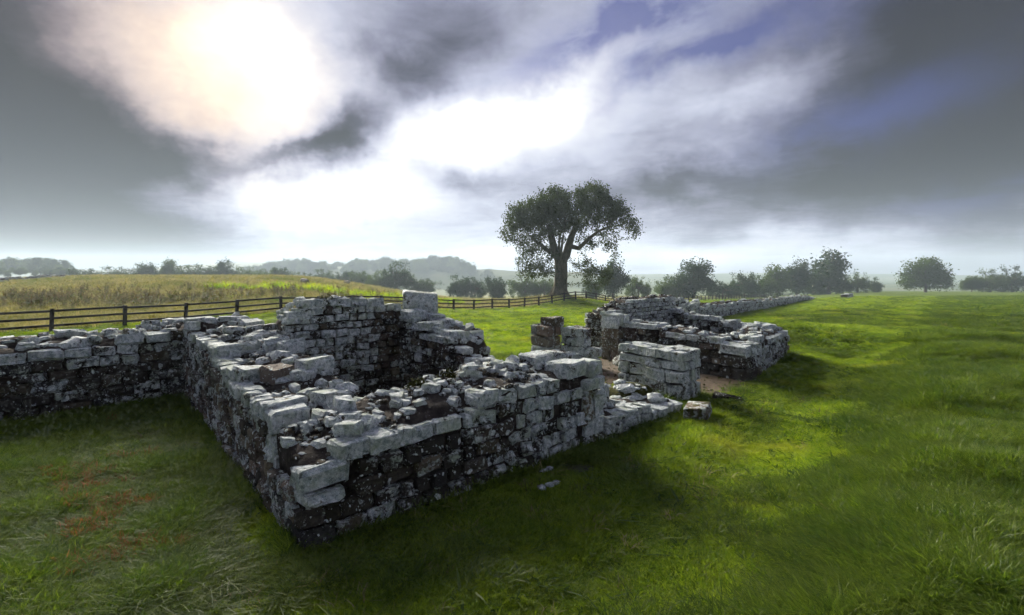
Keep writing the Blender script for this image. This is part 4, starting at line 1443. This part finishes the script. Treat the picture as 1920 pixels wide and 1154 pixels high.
for (px, yt, yb, Y, kind, lab, wd_) in [
        (985, 511, 549, 150, 'bush', 'hazy bushy tree just left of the massive trunk', 1.0), (1020, 518, 550, 150, 'bush', 'hazy bush directly behind the massive trunk', 1.0), (1150, 489, 552, 140, 'tall', 'pale feathery tree behind right side of the great tree', 0.95), (1110, 520, 551, 150, 'bush', 'hazy bush under right boughs of the great tree', 1.0),
        (1197, 514, 553, 150, 'bush', 'dark conical bush right of the feathery tree', 0.75), (1248, 519, 552, 160, 'bush', 'low dark bush left of the big rounded tree', 1.1), (1300, 488, 552, 160, 'round', 'big rounded leafy tree above the long curtain wall', 1.25),
        (1275, 510, 552, 165, 'bush', 'dark bush at foot of the big rounded tree', 1.0), (1355, 524, 550, 175, 'bush', 'low hedge bush right of the big rounded tree', 1.5), (1396, 505, 550, 180, 'bush', 'mid sized pointed tree between rounded tree and tall group', 0.85), (1428, 516, 550, 185, 'bush', 'dark bush beside the pointed tree', 1.1),
        (1457, 499, 549, 190, 'round', 'dark rounded tree at left of the tall group', 1.1), (1494, 487, 549, 195, 'tall', 'dark rounded crown second highest in the tall group', 1.0), (1554, 471, 549, 200, 'tall', 'highest tree of the tall group right of centre', 1.25), (1525, 505, 549, 205, 'bush', 'dark bush beneath the highest tree', 1.1),
        (1580, 515, 549, 205, 'bush', 'dark bush right below the highest tree', 1.0), (1608, 510, 549, 205, 'bush', 'outlying dark bush right of the tall group', 0.8), (1640, 521, 549, 210, 'bush', 'last small bush at right end of the tall group', 0.9),
        (1735, 486, 549, 205, 'wide', 'lone broad oak standing on the green skyline', 1.1), (1822, 519, 548, 215, 'wide', 'thin scrubby tree left of the rightmost wood', 0.9), (1856, 506, 548, 215, 'bush', 'dark bushy tree in the rightmost wood', 1.1), (1898, 500, 548, 215, 'bush', 'tallest dark tree at the right edge', 1.0), (1960, 505, 548, 215, 'bush', 'dark tree cut off by the right edge', 1.1)]:
    plant_tree(px, yt, yb, Y, kind, lab, 'field_tree', GR, wd_)


# ------------------------------------------------------------------ scattered growth
def instancer(name, pts, rots, scl, idx, sources, label=None):
    """one object that scatters copies of small plants over given points"""
    c = bpy.data.collections.new(name + '_kinds')
    for i, (me) in enumerate(sources):
        o = bpy.data.objects.new('%s_kind_%02d' % (name, i), me)
        c.objects.link(o)
    me = bpy.data.meshes.new(name)
    me.vertices.add(len(pts))
    me.vertices.foreach_set('co', np.asarray(pts, np.float32).ravel())
    a = me.attributes.new('rot', 'FLOAT_VECTOR', 'POINT')
    a.data.foreach_set('vector', np.asarray(rots, np.float32).ravel())
    a = me.attributes.new('scl', 'FLOAT_VECTOR', 'POINT')
    a.data.foreach_set('vector', np.asarray(scl, np.float32).ravel())
    a = me.attributes.new('idx', 'INT', 'POINT')
    a.data.foreach_set('value', np.asarray(idx, np.int32))
    o = link(name, me)
    ng = bpy.data.node_groups.new(name, 'GeometryNodeTree')
    ng.interface.new_socket('Geometry', in_out='INPUT', socket_type='NodeSocketGeometry')
    ng.interface.new_socket('Geometry', in_out='OUTPUT', socket_type='NodeSocketGeometry')
    N, Lk = ng.nodes, ng.links
    gi, go = N.new('NodeGroupInput'), N.new('NodeGroupOutput')
    ci = N.new('GeometryNodeCollectionInfo')
    ci.inputs['Collection'].default_value = c
    ci.inputs['Separate Children'].default_value = True
    ci.inputs['Reset Children'].default_value = True
    ip = N.new('GeometryNodeInstanceOnPoints')
    ip.inputs['Pick Instance'].default_value = True

    def named(nm, ty):
        x = N.new('GeometryNodeInputNamedAttribute')
        x.data_type = ty
        x.inputs['Name'].default_value = nm
        return [s for s in x.outputs if s.enabled and s.name == 'Attribute'][0]
    e2r = N.new('FunctionNodeEulerToRotation')
    Lk.new(named('rot', 'FLOAT_VECTOR'), e2r.inputs[0])
    m2p = N.new('GeometryNodeMeshToPoints')
    Lk.new(gi.outputs[0], m2p.inputs['Mesh'])
    Lk.new(m2p.outputs[0], ip.inputs['Points'])
    Lk.new(ci.outputs[0], ip.inputs['Instance'])
    Lk.new(e2r.outputs[0], ip.inputs['Rotation'])
    Lk.new(named('scl', 'FLOAT_VECTOR'), ip.inputs['Scale'])
    Lk.new(named('idx', 'INT'), ip.inputs['Instance Index'])
    Lk.new(ip.outputs[0], go.inputs[0])
    md = o.modifiers.new('scatter', 'NODES')
    md.node_group = ng
    setp(o, label, None, None, 'stuff')
    return o


def tuft(n, rad, lo, hi, width, lean, mat, seed, comb=(0, 0)):
    g = np.random.default_rng(seed)
    vs, fs = [], []
    for k in range(n):
        a = g.uniform(0, 6.283)
        r_ = rad * math.sqrt(g.random())
        x, y = r_ * math.cos(a), r_ * math.sin(a)
        h = g.uniform(lo, hi)
        d = np.array([math.cos(a), math.sin(a)]) * abs(g.normal(0, lean)) + np.array(comb) * g.uniform(0.3, 1.0) + g.normal(0, lean * 0.5, 2)
        fa = g.uniform(0, 6.283)
        w_ = width * g.uniform(0.6, 1.3)
        px_, py_ = math.cos(fa) * w_ / 2, math.sin(fa) * w_ / 2
        n0 = len(vs)
        for (f, kx) in ((0, 1.0), (0.45, 0.9), (0.8, 0.6)):
            cx, cy = x + d[0] * h * f * f, y + d[1] * h * f * f
            cz = h * (f - 0.18 * f * f * min(1.6, float(np.linalg.norm(d))))
            vs += [(cx - px_ * kx, cy - py_ * kx, cz), (cx + px_ * kx, cy + py_ * kx, cz)]
        vs.append((x + d[0] * h, y + d[1] * h, h * (1 - 0.18 * min(2.2, float(np.linalg.norm(d))))))
        fs += [(n0, n0 + 1, n0 + 3, n0 + 2), (n0 + 2, n0 + 3, n0 + 5, n0 + 4), (n0 + 4, n0 + 5, n0 + 6)]
    return mesh('tuft', vs, fs, mat)


LAWN = [tuft(46, 0.11, 0.035, 0.085, 0.0065, 0.55, M_LAWN, i, (0.15, -0.1)) for i in range(6)]
RANK = [tuft(54, 0.12, 0.07, 0.22, 0.0065, 0.75, M_RANK, 20 + i, (0.35, -0.15)) for i in range(6)]
STRAW = [tuft(30, 0.14, 0.10, 0.30, 0.009, 0.5, M_STRAW, 40 + i) for i in range(4)]
BROAD = [tuft(14, 0.05, 0.05, 0.11, 0.034, 1.3, M_RANK, 70 + i) for i in range(3)]
DRY = [tuft(34, 0.10, 0.03, 0.09, 0.008, 1.2, M_DRY, 60 + i) for i in range(3)]

# places where no grass grows: footprints of the walls, the bare earth
SOLID = [(-0.02, 1.45, -0.02, 8.9), (0, 5.35, 0.0, 1.25), (1.3, 5.3, 5.5, 6.6), (4.1, 5.3, 1.9, 6.6), (-7, 0.1, 8.95, 10.3), (5.3, 8.15, 0.02, 1.15), (8.95, 9.72, .45, 2.4), (6.9, 8.4, 0.8, 1.6),
         (9.5, 10.6, 4.2, 6.5), (12.0, 13.1, 0.3, 5.3), (13, 17.5, 0.95, 2.0), (16.3, 17.5, 1.2, 6.3), (12.1, 16.8, 5.3, 6.3),
         (9.75, 12.0, 0.25, 5.6), (8.7, 9.8, 2.5, 4.8), (6.3, 8.8, 1.3, 2.3), (1.45, 4.1, 1.25, 5.5)]


def free(x, y):
    a, b = to_ab(x, y)
    m = np.ones(len(x), bool)
    for (a0, a1, b0, b1) in SOLID:
        m &= ~((a > a0) & (a < a1) & (b > b0) & (b < b1))
    m &= ~(((x - gpx[0]) ** 2 + (y - gpx[1]) ** 2) < 0.05)
    return m


def scatter(n, y0, y1, power, g, margin=1.18):
    """random ground points over the widening field of view, with a margin on both sides"""
    t = g.random(n)
    y = y0 * (y1 / y0) ** t if power == 'log' else np.sqrt(y0 ** 2 + (y1 ** 2 - y0 ** 2) * t)
    x = (g.random(n) * 2 - 1) * (y * margin + 0.6)
    return x, y


g = np.random.default_rng(99)
P_, R_, S_, I_ = [], [], [], []
nL, nR, nS = len(LAWN), len(RANK), len(STRAW)
for (n, y0, y1, sc) in [(64000, 2.2, 9.0, 1.0), (62000, 9.0, 20.0, 1.45), (52000, 20.0, 48.0, 2.4), (36000, 48.0, 120.0, 4.2)]:
    x, y = scatter(n, y0, y1, 'area', g)
    keep = free(x, y)
    x, y = x[keep], y[keep]
    e = path_e(x, y)
    rankness = smooth01((e - 0.2) / 1.4) * (1 - 0.55 * smooth01((y - 11) / 12)) + 0.75 * smooth01((-x - 2.6 - 0.35 * np.maximum(y - 6, 0)) / 1.2) * (y < 14) + 0.30 * np.exp(-((e + 3.2) / 1.4) ** 2)
    rankness = np.clip(rankness + 0.9 * fnoise(x / 1.3, y / 1.0, 3) + 0.5 * np.clip(fnoise(x / 3.1 + 50, y / 2.2, 3) - 0.15, 0, 1) * (y > 14), 0, 1)
    trod = np.exp(-((e + 0.55) / 0.5) ** 2) * (y < 18)
    rankness *= 1 - 0.95 * trod
    field = beyond_fence(x, y) > 1.0
    isr = g.random(len(x)) < rankness * 0.9
    iss = (g.random(len(x)) < 0.003) | field & (g.random(len(x)) < 0.30 + 0.5 * smooth01((y - 42) / 20))
    z = terrain(x, y)
    idx = np.where(iss, nL + nR + g.integers(0, nS, len(x)), np.where(isr, nL + g.integers(0, nR, len(x)), g.integers(0, nL, len(x))))
    isb = (g.random(len(x)) < 0.035 * (fnoise(x / 2.0, y / 2.0, 2) > 0.05)) & ~iss
    idx = np.where(isb, nL + nR + nS + g.integers(0, len(BROAD), len(x)), idx)
    hs = np.where(isr, 0.34 + 0.44 * rankness, 0.68) * (1 + 0.5 * fnoise(x / 0.8, y / 0.6, 2)) * (1 - 0.45 * trod)
    hs = np.where(iss & field, 1.0, np.where(iss, 0.40, hs))
    s = sc * g.uniform(0.8, 1.25, len(x))
    vert = s * hs / (sc ** 0.55)
    P_.append(np.stack([x, y, z - 0.01], 1))
    R_.append(np.stack([g.normal(0, 0.10, len(x)), g.normal(0, 0.10, len(x)), np.where(isr, g.normal(0.0, 0.8, len(x)) + 4 * fnoise(x / 2.5, y / 2.5, 2), g.uniform(0, 6.28, len(x)))], 1))
    S_.append(np.stack([s, s, vert], 1))
    I_.append(idx)
ex, ey = [], []
for (a0, a1, b0, b1) in [q for q in SOLID[:13]]:
    for (pa, pb, qa, qb) in ((a0, b0, a1, b0), (a0, b0, a0, b1), (a1, b0, a1, b1)):
        n = int(26 * max(abs(qa - pa), abs(qb - pb)))
        f = g.random(n)
        jit = g.normal(0.0, 0.06, (n, 2))
        for k in range(n):
            q = ab(pa + (qa - pa) * f[k] + jit[k, 0], pb + (qb - pb) * f[k] + jit[k, 1])
            ex.append(q[0])
            ey.append(q[1])
x, y = np.array(ex), np.array(ey)
k = free(x, y) & (fnoise(x / 0.7, y / 0.7, 2) > -0.2)
x, y = x[k], y[k]
n = len(x)
P_.append(np.stack([x, y, terrain(x, y) - 0.01], 1))
R_.append(np.stack([g.normal(0, .12, n), g.normal(0, .12, n), g.uniform(0, 6.28, n)], 1))
s = g.uniform(0.8, 1.3, n)
S_.append(np.stack([s, s, s * g.uniform(0.6, 1.15, n)], 1))
I_.append(nL + g.integers(0, nR, n))
instancer('grass', np.concatenate(P_), np.concatenate(R_), np.concatenate(S_), np.concatenate(I_), LAWN + RANK + STRAW + BROAD, 'green grass covering the ground around the ruin')

a_ = g.uniform(6.3, 12.4, 1400)
b_ = g.uniform(-0.4, 5.9, 1400)
q = C0 + a_[:, None] * UA + b_[:, None] * VB
k = ~free(q[:, 0], q[:, 1])
for (a0, a1, b0, b1) in SOLID[:13]:
    k &= ~((a_ > a0) & (a_ < a1) & (b_ > b0) & (b_ < b1))
q = q[k]
n = len(q)
po = instancer('pebbles', np.stack([q[:, 0], q[:, 1], terrain(q[:, 0], q[:, 1]) + 0.02], 1), g.uniform(0, 6.28, (n, 3)), np.repeat((0.02 + 0.07 * g.random(n) ** 3)[:, None], 3, 1), g.integers(0, 6, n), [r[0] for r in RUB[:6]], 'pebbles scattered over the bare earth of the gateway')
for o in bpy.data.collections['pebbles_kinds'].objects:
    o.color = (0.45, 0.7, 0.0, 1)

# dead clippings by the left wall
x, y = [], []
for (px, py, n, r_) in [(255, 860, 10, .16), (288, 863, 5, .12), (118, 888, 8, .14), (160, 895, 12, .18), (150, 922, 22, .25), (142, 950, 10, .14), (215, 955, 16, .22), (178, 978, 8, .14), (165, 1003, 16, .16), (215, 1050, 22, .20), (285, 1035, 12, .2), (205, 795, 4, .06)]:
    q = ground_at(px, py)
    x.append(g.normal(q[0], r_, n))
    y.append(g.normal(q[1], r_ * 0.8, n))
x, y = np.concatenate(x), np.concatenate(y)
n = len(x)
instancer('dry_grass', np.stack([x, y, terrain(x, y) + 0.045], 1), np.stack([g.normal(0, .3, n), g.normal(0, .3, n), g.uniform(0, 6.28, n)], 1),
          np.repeat(g.uniform(0.7, 1.2, n)[:, None], 3, 1), g.integers(0, 3, n), DRY, 'rust brown dead grass lying beside the left wall')


def weed(seed):
    g = np.random.default_rng(seed)
    vs, fs, mi = [], [], []
    for s in range(3):
        bx, by = g.normal(0, 0.10, 2)
        h = g.uniform(0.75, 1.25)
        lx, ly = g.normal(0, 0.10, 2)
        nd = np.array([[bx + lx * f * f, by + ly * f * f, h * f] for f in (0, .35, .7, 1)])
        tv, tf = tubes(nd, [-1, 0, 1, 2], np.array([0.012, 0.010, 0.008, 0.005]), 3)
        n0 = len(vs)
        vs += [tuple(v) for v in tv]
        fs += [tuple(i + n0 for i in f) for f in tf]
        mi += [1] * len(tf)
        for k in range(14):
            f = g.uniform(0.05, 0.8)
            c = np.array([bx + lx * f * f, by + ly * f * f, h * f])
            a = g.uniform(0, 6.28)
            L = 0.26 * (1 - 0.6 * f)
            d = np.array([math.cos(a), math.sin(a), g.uniform(-0.2, 0.7)]) * L
            sd = np.array([-math.sin(a), math.cos(a), 0]) * L * 0.2
            n0 = len(vs)
            vs += [tuple(c), tuple(c + d * .5 + sd), tuple(c + d), tuple(c + d * .5 - sd)]
            fs.append((n0, n0 + 1, n0 + 2, n0 + 3))
            mi.append(0)
        for k in range(26):
            f = g.uniform(0.68, 1.05)
            c = np.array([bx + lx * f * f, by + ly * f * f, h * f]) + g.normal(0, 0.035, 3)
            e = g.normal(0, 0.028, (3, 3))
            n0 = len(vs)
            vs += [tuple(c + e[j]) for j in range(3)]
            fs.append((n0, n0 + 1, n0 + 2))
            mi.append(1)
    me = mesh('weed', vs, fs, M_WEED)
    me.materials.append(M_SEED)
    me.polygons.foreach_set('material_index', mi)
    return me


WEEDS = [weed(i) for i in range(6)]
xs, ys = [], []
for (n, xa, xb, ya, yb) in [(420, -52, -24, 41, 50), (130, -30, -12, 44, 54), (150, -54, -28, 37, 43), (160, -50, -20, 50, 58), (60, -22, -8, 56, 62), (40, -26, -12, 62, 70)]:
    xs.append(g.uniform(xa, xb, n) + g.normal(0, 2.5, n))
    ys.append(g.uniform(ya, yb, n) + g.normal(0, 1.8, n))
x, y = np.concatenate(xs), np.concatenate(ys)
k = (fnoise(x / 4.0, y / 3.0, 2) > -0.16)
x, y = x[k], y[k]
n = len(x)
sc = g.uniform(0.4, 1.05, n)
instancer('weeds', np.stack([x, y, terrain(x, y)], 1), np.stack([g.normal(0, .05, n), g.normal(0, .05, n), g.uniform(0, 6.28, n)], 1),
          np.stack([sc * 1.5, sc * 1.5, sc], 1), g.integers(0, 6, n), WEEDS, 'tall brown seeded weeds beyond the fence on the left')
# rushes
RUSH = [tuft(70, 0.30, 0.5, 1.0, 0.022, 0.25, M_LAWN, 80 + i) for i in range(3)]
x = np.concatenate([g.normal(-10.5, 3.2, 90), g.normal(-26, 4.5, 80), g.normal(-17, 3, 40)])
y = np.concatenate([g.normal(66, 2.0, 90), g.normal(60, 1.6, 80), g.normal(57, 1.5, 40)])
n = len(x)
sc = g.uniform(0.7, 1.3, n)
instancer('rushes', np.stack([x, y, terrain(x, y)], 1), np.stack([g.normal(0, .05, n), g.normal(0, .05, n), g.uniform(0, 6.28, n)], 1), np.repeat(sc[:, None], 3, 1), g.integers(0, 3, n), RUSH, 'clumps of green rushes in the field beyond the fence')

# far woods that read as one mass
crowns = [TREES[k][i][1] for k in ('round', 'wide', 'bush') for i in range(3)]


def wood(name, label, items):
    P, S, I = [], [], []
    for (px, ytop, Y, hpx) in items:
        x_ = (px - 960) / FPX * Y
        zt_ = EYE - (ytop - HZN) / FPX * Y
        h = hpx * Y / FPX
        P.append((x_, Y, zt_ - h))
        S.append((h * 1.15, h * 1.15, h))
        I.append(random.randrange(len(crowns)))
    n = len(P)
    instancer(name, np.array(P), np.stack([np.zeros(n), np.zeros(n), np.array([random.uniform(0, 6.28) for _ in range(n)])], 1), np.array(S), I, crowns, label)


ridge = lambda p: 486 + 10 * smooth01((560 - p) / 110.0) + 26 * smooth01((p - 830) / 150.0) + 3 * math.sin(p / 23.0)
it = []
for i in range(150):
    p = random.uniform(455, 990)
    it.append((p, ridge(p) + random.uniform(0, 14) + random.gauss(0, 1.2), random.uniform(640, 740), random.uniform(16, 24)))
for p in range(720, 880, 7):
    it.append((p + random.gauss(0, 2), ridge(p) - 1 + random.gauss(0, 1.6), 690, random.uniform(22, 27)))
wood('distant_woods', 'pale misty wood along the far ridge left of the great tree', it)
it = []
for i in range(46):
    p = random.uniform(-60, 128)
    it.append((p, 481 + 0.00095 * max(0, p - 40) ** 2 + random.uniform(0, 16), random.uniform(330, 420), random.uniform(14, 26)))
for i in range(26):
    p = random.uniform(-40, 140)
    it.append((p, 501 + random.uniform(0, 8), random.uniform(260, 300), random.uniform(10, 16)))
wood('left_woods', 'dark misty wood at the far left skyline', it)


# ------------------------------------------------------------------ sheep
def sheep_parts(seed):
    g = np.random.default_rng(seed)
    vs, fs = [], []
    n, m = 12, 9
    for i in range(n):
        t = i / (n - 1)
        xx = -0.52 + 1.04 * t
        r_ = 0.27 * math.sqrt(max(0.03, 1 - (2 * t - 1) ** 4)) * (0.94 + 0.08 * math.sin(6 * t))
        for k in range(m):
            a = 2 * math.pi * k / m
            rr = r_ * g.uniform(0.92, 1.06)
            vs.append((xx, math.cos(a) * rr * 0.86, 0.60 + math.sin(a) * rr))
    for i in range(n - 1):
        for k in range(m):
            fs.append((i * m + k, i * m + (k + 1) % m, (i + 1) * m + (k + 1) % m, (i + 1) * m + k))
    fs += [tuple(range(m))[::-1], tuple((n - 1) * m + k for k in range(m))]
    body = mesh('fleece', vs, fs, M_WOOL, True)
    hv, hf = tubes(np.array([[0.44, 0, 0.62], [0.60, 0, 0.46], [0.66, 0, 0.26], [0.74, 0, 0.14]]), [-1, 0, 1, 2], np.array([0.13, 0.10, 0.085, 0.05]), 7)
    for s in (-1, 1):
        n0 = len(hv)
        hv += [np.array([0.63, s * 0.06, 0.34]), np.array([0.60, s * 0.18, 0.33]), np.array([0.66, s * 0.13, 0.30])]
        hf.append((n0, n0 + 1, n0 + 2))
    head = mesh('head', hv, hf, M_FACE, True)
    legs = []
    for x_ in (-0.34, 0.32):
        for s in (-1, 1):
            dx = -0.05 if x_ < 0 else 0.02
            lv, lf = tubes(np.array([[x_, s * 0.13, 0.46], [x_ + dx, s * 0.13, 0.24], [x_, s * 0.13, 0.0]]), [-1, 0, 1], np.array([0.065, 0.038, 0.032]), 6)
            legs.append(mesh('leg', lv, lf, M_FACE, True))
    return body, head, legs


SB = sheep_parts(4)
for i, (px, py, lab) in enumerate([(1242, 553, 'white sheep grazing above the tall back wall of far tower'), (1260, 553, 'rightmost white sheep grazing in the golden field by the hedge'), (1224, 554, 'white sheep grazing third from the right in the golden field'),
                                   (1129, 555, 'white sheep grazing just right of the great tree'), (570, 534, 'pale sheep grazing in golden field, left of two'), (651, 536, 'pale sheep grazing in golden field, right of two')]):
    q = ground_at(px, py)
    r_ = empty('sheep', (q[0], q[1], tz(*q)))
    r_.rotation_euler = (0, 0, [0.3, 3.3, 2.8, 0.1, 0.2, 3.0][i])
    link('fleece', SB[0], r_)
    link('head', SB[1], r_)
    for lm in SB[2]:
        link('leg', lm, r_)
    setp(r_, lab, 'sheep', 'sheep grazing in the fields')

# dry-stone field wall on the far left
A = np.array(ground_at(-60, 536))
B = np.array(ground_at(124, 522))
print('field wall', A, B)
L = float(np.linalg.norm(B - A))
d = (B - A) / L
n = np.array([-d[1], d[0]])
bs = table(lambda s: tz(A[0] + d[0] * s, A[1] + d[1] * s) - 0.05, L)
w = Wall('field_wall', 'low grey drystone wall climbing the golden field at far left', 'stone wall', (A + B) / 2)
tp = lambda s: 0.8 + 0.15 * math.sin(s * 0.9)
core(w, A, d, n, L, 1.2, tp, tp, base=bs, seed=51, zb=-0.5)
face(w, A, d, n, L, tp, [0.28, 0.28, 0.28], 0.5, widths=(0.6, 1.1), seg=2, base=bs, dark=0.4)
rubble(w, A, d, n, L, 1.2, tp, tp, int(L * 1.6), (0.4, 0.8), (0.4, 0.8), base=bs, flat=0.4)
w.finish()

# ------------------------------------------------------------------ haze
m, t, out = new_mat('morning_air')
pv = t.new('ShaderNodeVolumePrincipled')
pv.inputs['Color'].default_value = (0.68, 0.82, 0.97, 1)
pv.inputs['Density'].default_value = 0.00044
pv.inputs['Anisotropy'].default_value = 0.2
t.l.new(pv.outputs[0], out.inputs['Volume'])
X0, X1, Y0, Y1, Z0, Z1 = -1800, 1800, -120, 1900, -24, 60
vs = [(x, y, z) for z in (Z0, Z1) for (x, y) in ((X0, Y0), (X1, Y0), (X1, Y1), (X0, Y1))]
hz = link('haze', mesh('haze', vs, [(3, 2, 1, 0), (4, 5, 6, 7), (0, 1, 5, 4), (1, 2, 6, 5), (2, 3, 7, 6), (3, 0, 4, 7)], m))
setp(hz, kind='stuff')
print('stones', STONE_N[0], 'objects', len(scene.objects))
